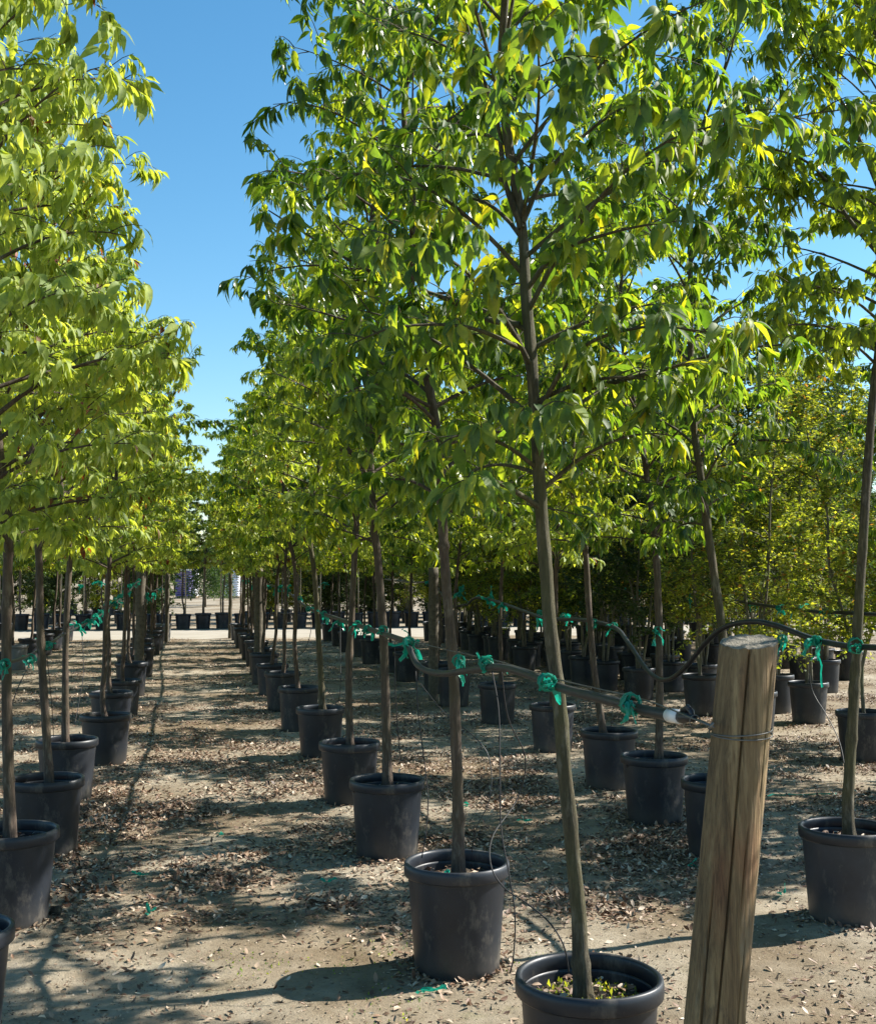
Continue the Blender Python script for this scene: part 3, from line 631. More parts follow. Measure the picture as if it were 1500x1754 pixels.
for i in range(26):
    x = -52 + i * 4.1 + rnd.gauss(0, .8); y = 100 + rnd.uniform(-6, 12)
    r = empty('broadleaf_tree', (x, y, 0), rnd.uniform(0, 6)); s = rnd.uniform(.85, 1.15); r.scale = (s, s, s)
    px = CX + F * x / y
    tag(r, 'distant full-crowned tree showing above the far end of the aisle' if 320 < px < 380 else 'distant full-crowned tree behind the nursery rows', 'tree', 'distant trees behind the nursery')
    tm, cm = BT[i % 3]; obj('trunk', tm, r); obj('crown', cm, r)
# dense dark conical shrub in the aisle view
rng = np.random.default_rng(9); n = 7000
z = rng.uniform(0, 1, n) ** .8; a = rng.uniform(0, 6.28, n); rr = (.95 * np.sqrt(np.clip(1 - z ** 1.6, .02, 1)) * (.45 + .55 * np.sqrt(rng.random(n))) * (1 + .2 * np.sin(a * 5 + z * 12)))
P = np.stack([rr * np.cos(a), rr * np.sin(a), .45 + z * 2.6], 1)
sm = leaf_mesh('shrub', P, unit(rng.normal(0, 1, (n, 3))), np.array([0, 0, 1.]) + rng.normal(0, .6, (n, 3)), .12 * rng.uniform(.6, 1.2, n), 'small', M['leaf_deep'], rng=rng)
for j, (px, yy, s, l) in enumerate(((352, 62, 1.0, 'dense dark conical shrub at the far end of the aisle'), (378, 66, .8, 'smaller dark conical shrub behind the staked pots, right in the aisle view'))):
    r = empty('conical_shrub', (at(px, 1000, yy).x, yy, 0)); r.scale = (s, s, s); tag(r, l, 'shrub', 'conical shrubs at the far end of the aisle')
    obj('crown', sm, r); b = MB(); b.tube([Vector((0, 0, 0)), Vector((0, 0, 2.2))], [.05, .02], 6); obj('trunk', b.mesh('stem', M['bark']), r)
# stacks of wrapped bags
def pallet(px, yy, wd, layers, cols, m_, top, label):
    r = empty('bag_pallet', (at(px, 1000, yy).x, yy, 0)); tag(r, label, 'pallet', None)
    b = MB()
    for k_ in range(3): b.box((0, -.5 + .5 * k_, .05), (wd, .1, .09))
    for k_ in range(5): b.box((-wd / 2 + .08 + k_ * (wd - .16) / 4, 0, .115), (.12, 1.1, .03))
    obj('pallet_base', b.mesh('pallet_base', M['stake'], False), r)
    for L_ in range(layers):
        for c_ in range(cols):
            b = MB(); cx = -wd / 2 + (c_ + .5) * wd / cols; hw = wd / cols / 2 * .97; z0 = .14 + L_ * .165
            prof = [(-.07, .90), (-.04, .98), (0, 1), (.05, .98), (.08, .88)]
            for (dz, s_) in prof:
                for k_ in range(16):
                    t_ = 2 * math.pi * k_ / 16; ex = math.copysign(abs(math.cos(t_)) ** .45, math.cos(t_)); ey = math.copysign(abs(math.sin(t_)) ** .45, math.sin(t_))
                    b.v.append(Vector((cx + hw * s_ * ex, .55 * s_ * ey, z0 + .075 + dz + .012 * noise.noise(Vector((k_, L_, c_))))))
            for i_ in range(4):
                for k_ in range(16): k2 = (k_ + 1) % 16; b.f.append((i_ * 16 + k_, i_ * 16 + k2, i_ * 16 + 16 + k2, i_ * 16 + 16 + k_)); b.m.append(0)
            b.f.append(tuple(64 + k_ for k_ in range(16))); b.m.append(0)
            obj('bag', b.mesh('bag', m_), r)
    if top:
        b = MB(); b.box((0, 0, .14 + layers * .165 + .06), (wd * .95, 1.05, .09)); obj('cover_sheet', b.mesh('cover', M['whitewrap'], False), r)
pallet(316, 84, 1.15, 11, 2, M['bagwrap'], True, 'tall stack of purple-wrapped bags at the far end of the aisle')
pallet(333, 85.5, .5, 12, 1, M['whitewrap'], False, 'narrow white-wrapped stack beside the purple bags')
pallet(397, 85, 1.3, 12, 2, M['whitewrap'], True, 'white-wrapped stack right of the dark conical shrubs')
pallet(524, 84, 2.2, 10, 3, M['whitewrap'], True, 'wide white-wrapped stack glimpsed between trunks of the aisle right row')
# hanging black pots glimpsed on a line are left to the far row

# ------------------------------------------------------------------ thick round line posts in the rows
def line_post(X0, y, h, r, label, dx=0):
    b = MB(); n = 14; b.tube([Vector((.0 + .02 * noise.noise(Vector((0, i, y))), 0, -.2 + (h + .2) * i / n)) for i in range(n + 1)], [r * (1 + .04 * noise.noise(Vector((i * .7, y, 3)))) for i in range(n + 1)], 16, wob=.06, seed=y)
    tag(obj('line_post', b.mesh('line_post', M['oldwood']), loc=(rowx(X0, y) + dx, y, 0)), label, 'post', 'round timber posts standing in the rows')
line_post(1.05, 18.9, 1.75, .070, 'thick dark timber post among thin trunks, row right of the aisle')
line_post(-.75, 17.4, 1.72, .070, 'thick dark timber post among thin trunks, row left of the aisle')
line_post(3.2, 15.9, 1.75, .066, 'thick dark timber post in the second row right of aisle')
line_post(-.75, 29.4, 1.7, .05, 'slim timber post at the far end of the left row', dx=.15)
line_post(1.1, 31.2, 1.7, .05, 'slim timber post at the far end of the row right of aisle', dx=-.1)

# ------------------------------------------------------------------ the big wooden post
pb, pt = at(1223, 1754, 2.62), at(1282, 1100, 2.66)
axis = (pt - pb) / (pt.z - pb.z); base = pb - axis * pb.z
root = empty('wooden_post', (base.x, base.y, 0)); tag(root, 'thick weathered round wooden post leaning right in the foreground', 'post')
Hh = pt.z; b = MB(); S, RN = 260, 130
cracks = [(-1.75, .05, .25, 1.49), (-1.3, .02, .9, 1.12), (-2.25, .03, .55, 1.0), (-.85, .025, 1.15, 1.45), (1.3, .04, .3, 1.4), (-1.5, .02, .1, .72), (-1.0, .02, .3, .9)]
for i in range(RN + 1):
    z = -.35 + (Hh + .35) * i / RN; f = z / Hh
    for k in range(S):
        a = 2 * math.pi * k / S
        r = .0635 * (1.05 - .04 * f) * (1 + .018 * math.cos(3 * a + .6) + .012 * math.cos(7 * a + 2) + .02 * noise.noise(Vector((math.cos(a) * 1.5, math.sin(a) * 1.5, z * 1.5))) + .012 * noise.noise(Vector((math.cos(a) * 9, math.sin(a) * 9, z * 2.2))))
        r = min(r, .0625 / max(.2, math.cos(a + .35)) if math.cos(a + .35) > .9 else r)
        for (ca, cw, z0, z1) in cracks:
            cw = .045; aa = ca + .05 * noise.noise(Vector((z * 2.5, ca * 9, 0)))
            d = abs(math.atan2(math.sin(a - aa), math.cos(a - aa)))
            if z0 < z < z1 and d < cw: r -= .016 * (1 - d / cw) * min(1, (z - z0) * 6, (z1 - z) * 8 + (1 if z1 > 1.4 else 0))
        for (ka, kz) in ((-1.1, 1.22), (-2.2, 1.24), (-.6, .7), (-1.9, .55)):
            d2 = (math.atan2(math.sin(a - ka), math.cos(a - ka)) * 1.0) ** 2 / .02 + (z - kz) ** 2 / .0005; r += .004 * math.exp(-d2)
        if i == RN: r *= .985
        zz = z + (.004 * noise.noise(Vector((math.cos(a) * 4, math.sin(a) * 4, 9))) if i >= RN - 1 else 0) - (.012 * math.cos(a + 1.9) * max(0, (i - RN + 12) / 12) if i > RN - 12 else 0)
        b.v.append(Vector((r * math.cos(a), r * math.sin(a), 0)) + Vector((axis.x * zz, axis.y * zz, zz)))
for i in range(RN):
    for k in range(S): k2 = (k + 1) % S; b.f.append((i * S + k, i * S + k2, (i + 1) * S + k2, (i + 1) * S + k)); b.m.append(0)
obj('shaft', b.mesh('shaft', M['postwood']), root)
tb = MB(); ringv = [v.copy() for v in b.v[-S:]]; c0 = sum(ringv, Vector()) / S
for j, f in enumerate((1, .98, .8, .6, .4, .2)):
    for v in ringv:
        p = c0 + (v - c0) * f; p.z += (0 if j == 0 else .002 + .0035 * noise.noise(Vector((p.x * 60, p.y * 60, 2)))); tb.v.append(p)
tb.v.append(c0 + Vector((0, 0, .001)))
for j in range(5):
    for k in range(S): k2 = (k + 1) % S; tb.f.append((j * S + k, j * S + k2, (j + 1) * S + k2, (j + 1) * S + k)); tb.m.append(0)
for k in range(S): tb.f.append((5 * S + k, 5 * S + (k + 1) % S, 6 * S)); tb.m.append(0)
tb.v = [v - c0 for v in tb.v]; obj('top', tb.mesh('top', M['endgrain']), root, c0)
wz = at(1265, 1262, 2.6).z; b = MB()
for lp, dz in ((0, 0), (1, .007)):
    b.tube([Vector((axis.x * wz + .0675 * math.cos(a), axis.y * wz + .0675 * math.sin(a), wz + dz + .006 * math.sin(a + lp))) for a in [2 * math.pi * k / 40 for k in range(41)]], .0016, 5, cap=False)
obj('wire_loop', b.mesh('wire_loop', M['wire']), root)

# ------------------------------------------------------------------ hoses, ties, drip tubes
def hose(name, pts, r, m_, label, cat='hose', sides=10, group=None, n=8):
    b = MB(); sp = smooth_path(pts, n); b.tube(sp, r, sides); o = obj(name, b.mesh(name, m_)); tag(o, label, cat, group); return o, sp
GT = 'green plastic tape ties'
def ribbon(b, p, d0, L, wd, rnd, seg=7, droop=1.0):
    d = d0.normalized(); s = d.cross(Vector((rnd.gauss(0, 1), rnd.gauss(0, 1), rnd.gauss(0, 1)))).normalized(); b0 = len(b.v); q = p.copy()
    for i in range(seg + 1):
        ww = wd * (1 if 0 < i else .5) * rnd.uniform(.75, 1.1)
        b.v += [q - s * ww / 2, q + s * ww * .1 + d.cross(s) * ww * .18, q + s * ww / 2]
        d = (d + Vector((rnd.gauss(0, .3), rnd.gauss(0, .3), -.24 * droop + rnd.gauss(0, .28)))).normalized(); s = (s + Vector((rnd.gauss(0, .45), rnd.gauss(0, .45), rnd.gauss(0, .45)))); s = (s - d * s.dot(d)).normalized()
        q = q + d * L / seg
    for i in range(seg): a = b0 + 3 * i; b.f += [(a, a + 1, a + 4, a + 3), (a + 1, a + 2, a + 5, a + 4)]; b.m += [0, 0]
def tie(p, label, size=1.0, tails=None, seed=0, group=GT, axis_=Vector((-.2, 1, 0)), r=.018):
    rnd = random.Random(seed * 31 + 5); b = MB(); ax = axis_.normalized()
    u = ax.orthogonal().normalized(); v = ax.cross(u)
    for k in range(3):
        off = ax * rnd.uniform(-.02, .02) * size
        b.tube([off + (u * math.cos(a) + v * math.sin(a)) * (r + .004) * rnd.uniform(.95, 1.25) for a in [2 * math.pi * j / 10 for j in range(11)]], .0042 * size, 4, cap=False)
    for j in range(4): b.tube([Vector((rnd.gauss(0, .008), rnd.gauss(0, .01), rnd.gauss(0, .008))) * size + Vector((0, -r, 0)) for _ in range(3)], .005 * size, 4)
    T = tails or [(Vector((rnd.gauss(0, .7), rnd.gauss(0, .5), rnd.uniform(-.8, .9))), rnd.uniform(.05, .14)) for _ in range(rnd.randint(4, 6))]; size *= .8
    for (d, L) in T: ribbon(b, Vector((0, -r * .6, 0)) + ax * rnd.uniform(-.035, .035) * size + Vector((rnd.gauss(0, .012), 0, rnd.gauss(0, .006))) * size, d + Vector((rnd.gauss(0, .25), rnd.gauss(0, .2), rnd.gauss(0, .25))), L * size * rnd.uniform(.6, 1.05), rnd.uniform(.012, .03) * size, rnd)
    o = obj('tape_tie', b.mesh('tape_tie', M['tape'], False), loc=tuple(p)); tag(o, label, 'plant tie', group); return o
# hose 1: along the row right of the aisle, from the post
H1 = [at(1150, 1226, 2.82), at(1100, 1216, 2.95), at(1040, 1199, 3.15), at(965, 1180, 3.5), at(900, 1154, 3.9), at(850, 1143, 4.25), at(800, 1149, 4.6), at(752, 1154, 5.0), at(718, 1142, 5.3), at(704, 1118, 5.5), at(698, 1098, 5.7)]
hose('irrigation_hose', H1, .0135, M['hose_grey'], 'thick grey-black hose from the wooden post, dipping to the large green knot')
H1b = [at(702, 1101, 5.66), at(655, 1085, 6.8), at(608, 1070, 8.6), at(570, 1057, 10), at(530, 1043, 12.5), at(505, 1024, 14.8), at(482, 1008, 18.5), at(440, 996, 24), at(420, 990, 30)]
_, sp1 = hose('irrigation_hose', H1b, .015, M['hose_grey'], 'grey hose running from the large green knot down the row right of aisle')
hose('support_wire', [at(1215, 1243, 2.58), at(1100, 1212, 2.98) + Vector((0, 0, .02)), at(960, 1172, 3.52) + Vector((0, 0, .012)), at(850, 1132, 4.3), at(760, 1112, 5.1), at(700, 1096, 5.7)], .002, M['wire'], 'thin taut wire from the post carrying the thick hose', 'wire', 5)
# folded hose end with clamp, coupling and hook
e0 = at(1150, 1226, 2.82); e1 = at(1190, 1232, 2.70); dr = (e1 - e0).normalized()
root = empty('hose_end', tuple(e0)); tag(root, 'folded black hose end with white coupling, hooked to the wooden post', 'hose fitting')
b = MB(); b.tube([dr * -.012, dr * .05], .0165, 18); obj('coupling', b.mesh('coupling', M['white']), root)
b = MB(); b.tube([dr * .045, dr * .07, dr * .085 + Vector((0, 0, .002)), dr * .12 + Vector((0, 0, .001))], [.014, .0145, .012, .008], 12)
b.tube([dr * .06 + Vector((0, 0, .014)), dr * .085 + Vector((0, -.002, .024)), dr * .105 + Vector((0, 0, .016)), dr * .11], .007, 8)
b.tube([dr * .075 + Vector((0, -.008, .012)), dr * .08 + Vector((0, -.012, .028)), dr * .095 + Vector((0, -.01, .022))], .005, 8); obj('folded_end', b.mesh('folded_end', M['hose']), root)
b = MB(); c_ = dr * .118; b.tube([c_ + Vector((.012 * math.cos(a), -.012, .014 * math.sin(a) - .004)) for a in [6.2832 * j / 14 for j in range(15)]], .0013, 5)
b.tube([c_ + Vector((0, 0, 0)), at(1204, 1236, 2.64) - e0, at(1222, 1246, 2.60) - e0], .0022, 5); b.tube([at(1214, 1250, 2.58) - e0, at(1221, 1238, 2.575) - e0], .0035, 6)
obj('hook_wire', b.mesh('hook_wire', M['wire']), root)
# hose 2: second row right
H2 = [at(1700, 1125, 4.4), at(1560, 1112, 5.2), at(1490, 1109, 5.7), at(1440, 1105, 6.0), at(1390, 1094, 6.3), at(1330, 1072, 6.6), at(1285, 1065, 6.8), at(1240, 1075, 7.0), at(1205, 1105, 7.2), at(1172, 1145, 7.4), at(1140, 1165, 7.7), at(1110, 1150, 8.0), at(1075, 1100, 8.5), at(1052, 1075, 9), at(1000, 1062, 9.8), at(940, 1060, 10.6), at(900, 1048, 11.6), at(850, 1030, 13), at(815, 1024, 14), at(800, 1036, 14.6)]
_, sp2 = hose('irrigation_hose', H2, .0155, M['hose'], 'black hose looping low behind the wooden post and up to the right edge')
H2b = [at(800, 1036, 14.6), at(770, 1035, 16), at(740, 1000, 18), at(700, 997, 22), at(660, 992, 27)]
hose('irrigation_hose', H2b, .015, M['hose'], 'black hose far back along the second row right of the aisle')
H3 = [at(1700, 1062, 8.2), at(1450, 1050, 10.6), at(1400, 1048, 11.2), at(1330, 1040, 12), at(1270, 1031, 13), at(1190, 1020, 14.5), at(1110, 1007, 16.5), at(1040, 1000, 19), at(960, 1004, 22), at(900, 1000, 26)]
_, sp3 = hose('irrigation_hose', H3, .017, M['hose'], 'black hose through the multi-stemmed trees behind the wooden post')
H4 = [at(-160, 1185, 4.2), at(0, 1140, 5.75), at(60, 1118, 7.2), at(112, 1085, 8.9), at(160, 1062, 10.6), at(195, 1035, 12.6), at(222, 1012, 15), at(240, 996, 17.4), at(262, 1012, 21), at(280, 1002, 29)]
_, sp4 = hose('irrigation_hose', H4, .009, M['hose'], 'thin black hose along the row left of the aisle')
# ties: hand placed near ones
V_ = Vector
tie(at(1078, 1205, 2.97), 'green tape tie nearest the white hose coupling', .9, [(V_((-.5, -.2, .7)), .07), (V_((-.2, -.1, .3)), .05), (V_((0, -.05, -1)), .10), (V_((.15, -.1, -1)), .07), (V_((.8, 0, .3)), .05), (V_((.3, -.1, .9)), .05)], 1)
tie(at(935, 1168, 3.56), 'green tape tie where the hose crosses the nearest slender trunk', .95, [(V_((-.7, -.2, .7)), .08), (V_((.8, -.1, -.2)), .09), (V_((.2, -.2, .8)), .06), (V_((-.4, 0, .2)), .06), (V_((.9, 0, .1)), .10)], 2)
tie(at(832, 1137, 4.35), 'green tape tie right of the trunk in the oval-shadow pot', 1.0, [(V_((-.9, -.1, .6)), .10), (V_((.7, -.1, .1)), .09), (V_((.1, 0, -1)), .06), (V_((.8, -.1, .3)), .11)], 3)
tie(at(786, 1132, 4.9), 'green tape tie with a hanging flap on the oval-shadow tree', 1.1, [(V_((.1, -.1, -1)), .16), (V_((.15, -.1, -1)), .12), (V_((-.8, 0, .3)), .08), (V_((.6, -.1, -.5)), .10)], 4)
tie(at(700, 1100, 5.62), 'large green tape knot at the upward end of the thick hose', 1.2, [(V_((-.6, -.2, .6)), .11), (V_((.2, -.2, .9)), .11), (V_((.9, -.1, .1)), .11), (V_((-.5, -.1, -.5)), .12), (V_((.7, -.1, -.3)), .11), (V_((-.9, 0, .1)), .11), (V_((.1, -.1, -1)), .10), (V_((-.2, -.2, -.9)), .12), (V_((.5, -.2, .6)), .09)], 5)
for i, (px, py, Y, s) in enumerate(((657, 1080, 6.7, 1.0), (630, 1078, 7.6, 1.2), (612, 1070, 8.4, 1.5), (583, 1066, 9.5, 1.6), (555, 1052, 10.7, 1.3), (528, 1043, 12.3, 1.4), (513, 1025, 14, 1.4), (494, 1012, 16.5, 1.9), (480, 1005, 18.3, 2.0))):
    tie(at(px, py, Y), '%s green tape tie beyond the large knot on the aisle right hose' % ORD[i], s, None, 20 + i)
for i, (px, py, Y) in enumerate(((461, 1006, 20.5), (447, 1000, 22.5), (436, 1000, 25), (420, 995, 29))): tie(at(px, py, Y), 'small far green tape tie at the end of the aisle right hose', 2.0, None, 40 + i)
for i, (px, py, Y, s) in enumerate(((8, 1138, 5.7, .9), (52, 1128, 6.9, 1.3), (82, 1106, 7.4, 1.1), (133, 1074, 9.6, 1.3), (163, 1056, 10.8, 1.5), (182, 1046, 11.8, 1.1), (205, 1022, 13.5, 1.8), (222, 1004, 15.5, 1.8), (238, 995, 17.2, 1.5))):
    tie(at(px, py, Y), '%s green tape tie from the left edge on the left row hose' % ORD[i], s, None, 60 + i)
for i, (px, py, Y) in enumerate(((150, 1066, 10.2), (172, 1050, 11.3), (196, 1034, 12.6), (213, 1014, 14.5), (228, 1002, 16.3))): tie(at(px, py, Y), 'green tape tie clustered midway along the left row hose', 1.4, None, 200 + i)
for i, (px, py, Y) in enumerate(((252, 1018, 20), (264, 1020, 22), (275, 1008, 26))): tie(at(px, py, Y), 'small far green tape tie at the end of the left row hose', 2.0, None, 80 + i)
tie(at(1397, 1098, 6.2), 'long trailing green tape tie right of the wooden post', 1.2, [(V_((0, -.05, .9)), .09), (V_((-.9, -.1, .1)), .09), (V_((-.35, -.1, -1)), .28), (V_((-.3, -.1, -1)), .20), (V_((.7, -.1, -.5)), .15), (V_((-.6, 0, -.8)), .14), (V_((.4, -.1, .3)), .05)], 90)
tie(at(1464, 1106, 5.8), 'green tape tie on the right edge tree trunk', .9, [(V_((-.8, -.1, .5)), .10), (V_((.6, -.1, .1)), .06), (V_((-.9, -.1, .1)), .08)], 91, r=.03)
tie(at(1340, 1095, 6.6), 'green tape tie hanging just right of the wooden post top', 1.0, [(V_((.1, -.1, -1)), .15), (V_((.2, -.1, -1)), .08), (V_((-.5, 0, .3)), .05)], 92)
for i, (px, py, Y, s, l) in enumerate(((1334, 1042, 11.9, 1.5, 'left of two green ties on the hose above the wooden post'), (1366, 1040, 11.6, 1.4, 'right of two green ties on the hose above the wooden post'), (1413, 1048, 11.0, 1.5, 'green tie on the hose by the forked stem near the right edge'), (1183, 1020, 14.6, 1.5, 'green tie on the far hose left of the post top'), (1285, 1034, 12.8, 1.3, 'green tie on the far hose above the left of the post'),
        (1125, 1080, 8.1, 1.4, 'green tape flap tied on the dark trunk left of the post'), (1052, 1072, 9.1, 1.3, 'green tie at the top of the hose dip, second row'), (1016, 1066, 9.5, 1.6, 'green tie on the thin leaning tree, second row'), (965, 1056, 10.3, 1.5, 'green tie just right of the nearest slender trunk, far back'), (925, 1050, 11.2, 1.8, 'green tie just left of the nearest slender trunk, far back'), (860, 1036, 12.6, 1.4, 'green tie above the pots between the two slender trunks'), (838, 1026, 13.4, 2.0, 'second green tie above pots between the two slender trunks'))):
    tie(at(px, py, Y), l, s, None, 100 + i)
for i, (px, py, Y) in enumerate(((735, 998, 18), (745, 1003, 17.5), (786, 1018, 15), (790, 1008, 15.2), (1000, 1002, 20), (1100, 1006, 17), (558, 1000, 24), (140, 1004, 20), (172, 998, 22), (1070, 1010, 21))): tie(at(px, py, Y), 'small distant green tape tie among the background trunks', 2.0, None, 130 + i)
# drip tubes
def tube(pix, label, r=.0028, m_='hose'):
    hose('drip_tube', [at(*p) for p in pix], r * .85, M['tube' if m_ == 'hose' else m_], label, 'drip tube', 6, 'thin drip tubes hanging from the hoses', 6)
tube([(712, 1150, 5.35), (716, 1220, 5.3), (726, 1300, 5.2), (733, 1370, 5.15), (729, 1430, 5.1), (722, 1470, 5.05)], 'black drip tube hanging left of the oval-shadow pot')
tube([(842, 1145, 4.3), (854, 1220, 4.2), (856, 1330, 4.1), (858, 1420, 4.05), (872, 1500, 4.0), (882, 1570, 3.98), (879, 1640, 3.98), (873, 1668, 3.98)], 'long black drip tube reaching the ground between the two front pots')
tube([(858, 1144, 4.2), (870, 1230, 4.3), (900, 1300, 4.5), (885, 1370, 4.6), (845, 1430, 4.3), (840, 1480, 4.0), (862, 1520, 3.9), (905, 1550, 3.75), (940, 1580, 3.65), (965, 1620, 3.6), (974, 1665, 3.62)], 'looping drip tube that ends in the mossy front pot')
tube([(715, 1165, 5.3), (760, 1220, 5.2), (820, 1270, 5.1), (840, 1310, 5.05), (838, 1370, 5.0), (815, 1420, 5.0), (808, 1460, 5.05)], 'thin drip tube curving into the oval-shadow pot', .0025, 'hose_grey')
tube([(1385, 1120, 6.2), (1390, 1180, 6.2), (1415, 1225, 6.1), (1437, 1270, 6.0), (1447, 1320, 5.9), (1452, 1370, 5.85)], 'grey drip tube curving to the right edge tree', .003, 'hose_grey')
tube([(676, 1100, 6.0), (677, 1180, 6.0), (682, 1260, 6.1), (686, 1300, 6.2)], 'drip tube by the reddish trunk, dropping straight', .0025)
tube([(80, 1120, 7.3), (88, 1200, 7.6), (92, 1262, 8.7)], 'drip tube hanging by the second left trunk', .003)
tube([(15, 1228, 6), (30, 1180, 6.4), (52, 1135, 6.9)], 'short drip tube below the left edge tie', .003)
tube([(140, 1080, 9.6), (143, 1150, 9.4), (135, 1205, 9.2), (128, 1240, 9.0)], 'drip tube falling into the third left pot', .003)
tube([(508, 1045, 13.5), (480, 1050, 13.6), (530, 1060, 13), (524, 1110, 12.9), (500, 1130, 12.9)], 'looping pale drip tube far back by the aisle right row', .004, 'hose_grey')
tube([(583, 1075, 9.6), (580, 1200, 9.2), (552, 1165, 10.8)], 'drip tube crossing behind the dark trunk', .003)
tube([(543, 1150, 11.6), (552, 1210, 11.2), (558, 1256, 10.7)], 'drip tube resting on the fifth pot rim', .003, 'hose_grey')

# ------------------------------------------------------------------ litter, stones and scraps on the ground
rng = np.random.default_rng(77)
def scatter(n, y0, y1, fn, Lr, tpl, mt, name, flat=.35, lift=.004):
    P = []; tries = 0
    while len(P) < n and tries < n * 30:
        tries += 1; y = y0 * (y1 / y0) ** rng.random(); x = rng.uniform(-.40, .40) * y
        if rng.random() < fn(x, y): P.append((x, y, gz(x, y) + lift))
    P = np.array(P); n = len(P)
    D = unit(rng.normal(0, 1, (n, 3)) * np.array([1, 1, flat])); U = np.array([0, 0, 1.]) + rng.normal(0, flat, (n, 3))
    return leaf_mesh(name, P, D, U, rng.uniform(*Lr, n), tpl, mt, curve=(-.5, .6), fold=(-.3, .9), rng=rng)
def dens(x, y):
    c = noise.noise(Vector((x * 1.1, y * .9, 7))) + .6 * noise.noise(Vector((x * 3.5, y * 3, 2)))
    base = .03 if y < 5.6 else min(1, .06 + (y - 5.6) * .30)
    if y > 31: base *= .3
    u = (x - rowx(1.15, y)) ; edge = math.exp(-(u / .55) ** 2) * .35
    return max(0, min(1, base * (.10 + 2.0 * max(0, c + .14)) + edge * (.35 if y > 5.4 else .03) + .25 * near_pot(x, y)))
obj_ = obj('leaf_litter', scatter(190000, 2.6, 31, dens, (.012, .046), 'litter', M['litter'], 'leaf_litter', .25, lift=.005)); tag(obj_, 'fallen dry brown leaves scattered over the bare earth', 'leaf litter', kind='stuff')
def clump(x, y):
    return 1.0 if any((x - cx) ** 2 + (y - cy) ** 2 < r * r * rng.random() for cx, cy, r in ((-1.45, 9.3, .5), (-2.9, 12, .6), (-1.2, 6.7, .45), (.75, 4.95, .22), (-.55, 6.1, .3), (.75, 6.1, .4), (1.1, 7.2, .4), (-1.9, 6.3, .35))) else 0
obj_ = obj('leaf_drift', scatter(3200, 4.5, 13, clump, (.02, .052), 'litter', M['litter'], 'leaf_drift', .35, .007)); tag(obj_, 'thicker drifts of reddish dry leaves by the pots', 'leaf litter', kind='stuff')
obj_ = obj('leaf_crumbs', scatter(30000, 2.6, 14, lambda x, y: .25 + .9 * max(0, noise.noise(Vector((x * 1.6, y * 1.4, 12)))), (.004, .014), 'small', M['litter'], 'leaf_crumbs')); tag(obj_, 'crumbled leaf bits and debris strewn on the bare earth', 'leaf litter', kind='stuff')
# clods
n = 2600; b = MB(); rnd = random.Random(3)
for i in range(n):
    y = 2.8 * (9 / 2.8) ** rnd.random(); x = rnd.uniform(-.4, .4) * y; s = rnd.choice([.003, .004, .006, .010]) * rnd.uniform(.6, 1.2); b0 = len(b.v); z = gz(x, y) + s * .3
    for d in ((1, 0, 0), (-1, 0, 0), (0, 1, 0), (0, -1, 0), (0, 0, 1), (0, 0, -1)): b.v.append(Vector((x, y, z)) + Vector(d) * s * rnd.uniform(.6, 1.2))
    for f in ((0, 2, 4), (2, 1, 4), (1, 3, 4), (3, 0, 4), (2, 0, 5), (1, 2, 5), (3, 1, 5), (0, 3, 5)): b.f.append(tuple(b0 + k_ for k_ in f)); b.m.append(0)
tag(obj('earth_clods', b.mesh('earth_clods', M['ground'], False)), 'small clods and grit on the bare earth', 'grit', kind='stuff')
n = 500; P = []
while len(P) < n:
    y = rng.uniform(3.6, 5.6); x = rng.uniform(-1.2, 1.0)
    if noise.noise(Vector((x * 2.2, y * 2.2, 31))) > .22: P.append((x, y, gz(x, y)))
P = np.array(P); obj_ = obj('ground_weeds', leaf_mesh('ground_weeds', P, unit(rng.normal(0, .8, (n, 3)) + np.array([0, 0, .9])), rng.normal(0, 1, (n, 3)), rng.uniform(.006, .016, n), 'small', M['leaf_dark'], rng=rng)); tag(obj_, 'tiny low weeds sprouting in the earth', 'weeds', kind='stuff')
def ground_at(px, py):
    p = at(px, py, 1.0); d = p - Vector((0, 0, CAMH)); t_ = -CAMH / d.z; return Vector((0, 0, CAMH)) + d * t_
def scrap(px, py, s, seed, label):
    rnd = random.Random(seed); b = MB(); 
    for k in range(3): ribbon(b, Vector((rnd.gauss(0, .01), rnd.gauss(0, .01), .012)), Vector((rnd.gauss(0, 1), rnd.gauss(0, .5), .25)), .06 * s, .018, rnd, 5, .25)
    for v in b.v: v.z = max(v.z, .003 + .004 * rnd.random())
    p = ground_at(px, py); tag(obj('tape_scrap', b.mesh('tape_scrap', M['tape'], False), loc=(p.x, p.y, gz(p.x, p.y) + .003)), label, 'tape scrap', 'green tape scraps lying on the ground')
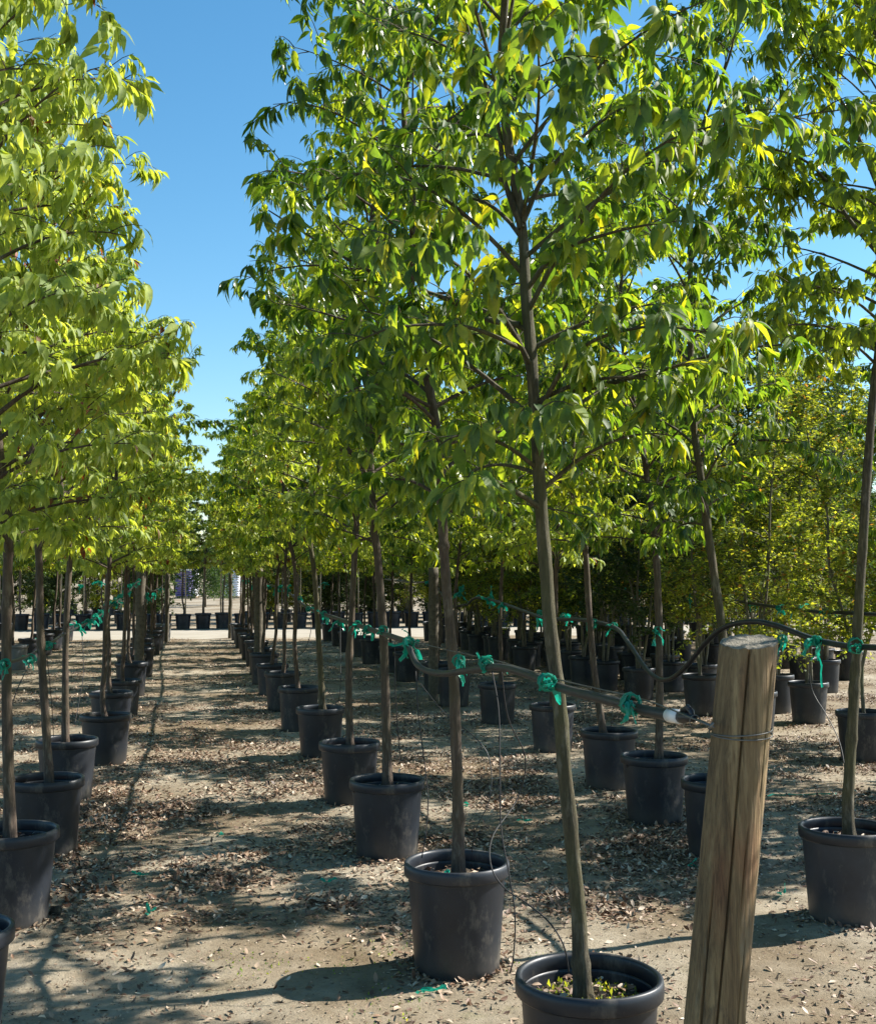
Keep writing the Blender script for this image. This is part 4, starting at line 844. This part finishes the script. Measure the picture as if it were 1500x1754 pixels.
for i, (px, py, s, l) in enumerate(((246, 1504, 1, 'bright green scrap in the middle of the aisle shade'), (252, 1576, 1.1, 'flat green scrap in the sunlit front of the aisle'), (725, 1700, 1.2, 'green scrap on the earth by the front pot shadow'), (803, 1382, 1, 'green scrap right of the tree in the oval-shadow pot'), (896, 1412, 1, 'dull green scrap left of the nearest trunk'), (1180, 1484, 1, 'green scrap just left of the wooden post'), (383, 1434, .9, 'tiny green scrap in the aisle leaf litter'), (1340, 1538, 1, 'faint green scrap right of the wooden post'), (560, 1517, .9, 'small dark green scrap near the front black pots'))): scrap(px, py, s, i, l)
# long strip right of the post
b = MB(); p0 = ground_at(1315, 1368); p1 = ground_at(1432, 1362); rr = random.Random(8); 
pts = [p0.lerp(p1, i / 9) + Vector((0, rr.gauss(0, .03), .012)) for i in range(10)]; 
for i, p in enumerate(pts): b.v += [p + Vector((0, -.012, 0)), p + Vector((0, .012, rr.uniform(0, .012)))]
for i in range(9): b.f.append((2 * i, 2 * i + 2, 2 * i + 3, 2 * i + 1)); b.m.append(0)
tag(obj('tape_scrap', b.mesh('strip', M['tape'], False)), 'long strip of green tape on the ground right of the post', 'tape scrap', 'green tape scraps lying on the ground')
# tape bit in the oval-shadow pot
b = MB(); rr = random.Random(4)
for k in range(4): ribbon(b, Vector((0, 0, 0)), Vector((rr.gauss(0, 1), rr.gauss(0, 1), .8)), .06, .022, rr, 5, .4)
tag(obj('tape_scrap', b.mesh('pot_tape', M['tape'], False), loc=(.03, 5.02, PH - .07)), 'green tape scrap lying inside the oval-shadow pot', 'tape scrap', 'green tape scraps lying on the ground')
# two round clods by the left pot
for i, (px, py, s) in enumerate(((96, 1570, .030), (112, 1598, .016))):
    bm_ = MB(); S_ = 14
    prof = [(s * math.sin(math.pi * k / 8) + .0005, -s * math.cos(math.pi * k / 8)) for k in range(9)]; bm_.lathe(prof, S_, wob=.0)
    bm_.v = [v * (1 + .35 * noise.noise(v * 60)) for v in bm_.v]; p = ground_at(px, py)
    tag(obj('root_clod', bm_.mesh('root_clod', M['soil']), loc=(p.x, p.y, s * .7)), ('larger' if i == 0 else 'smaller') + ' brown root clod beside the left edge pot', 'clod')
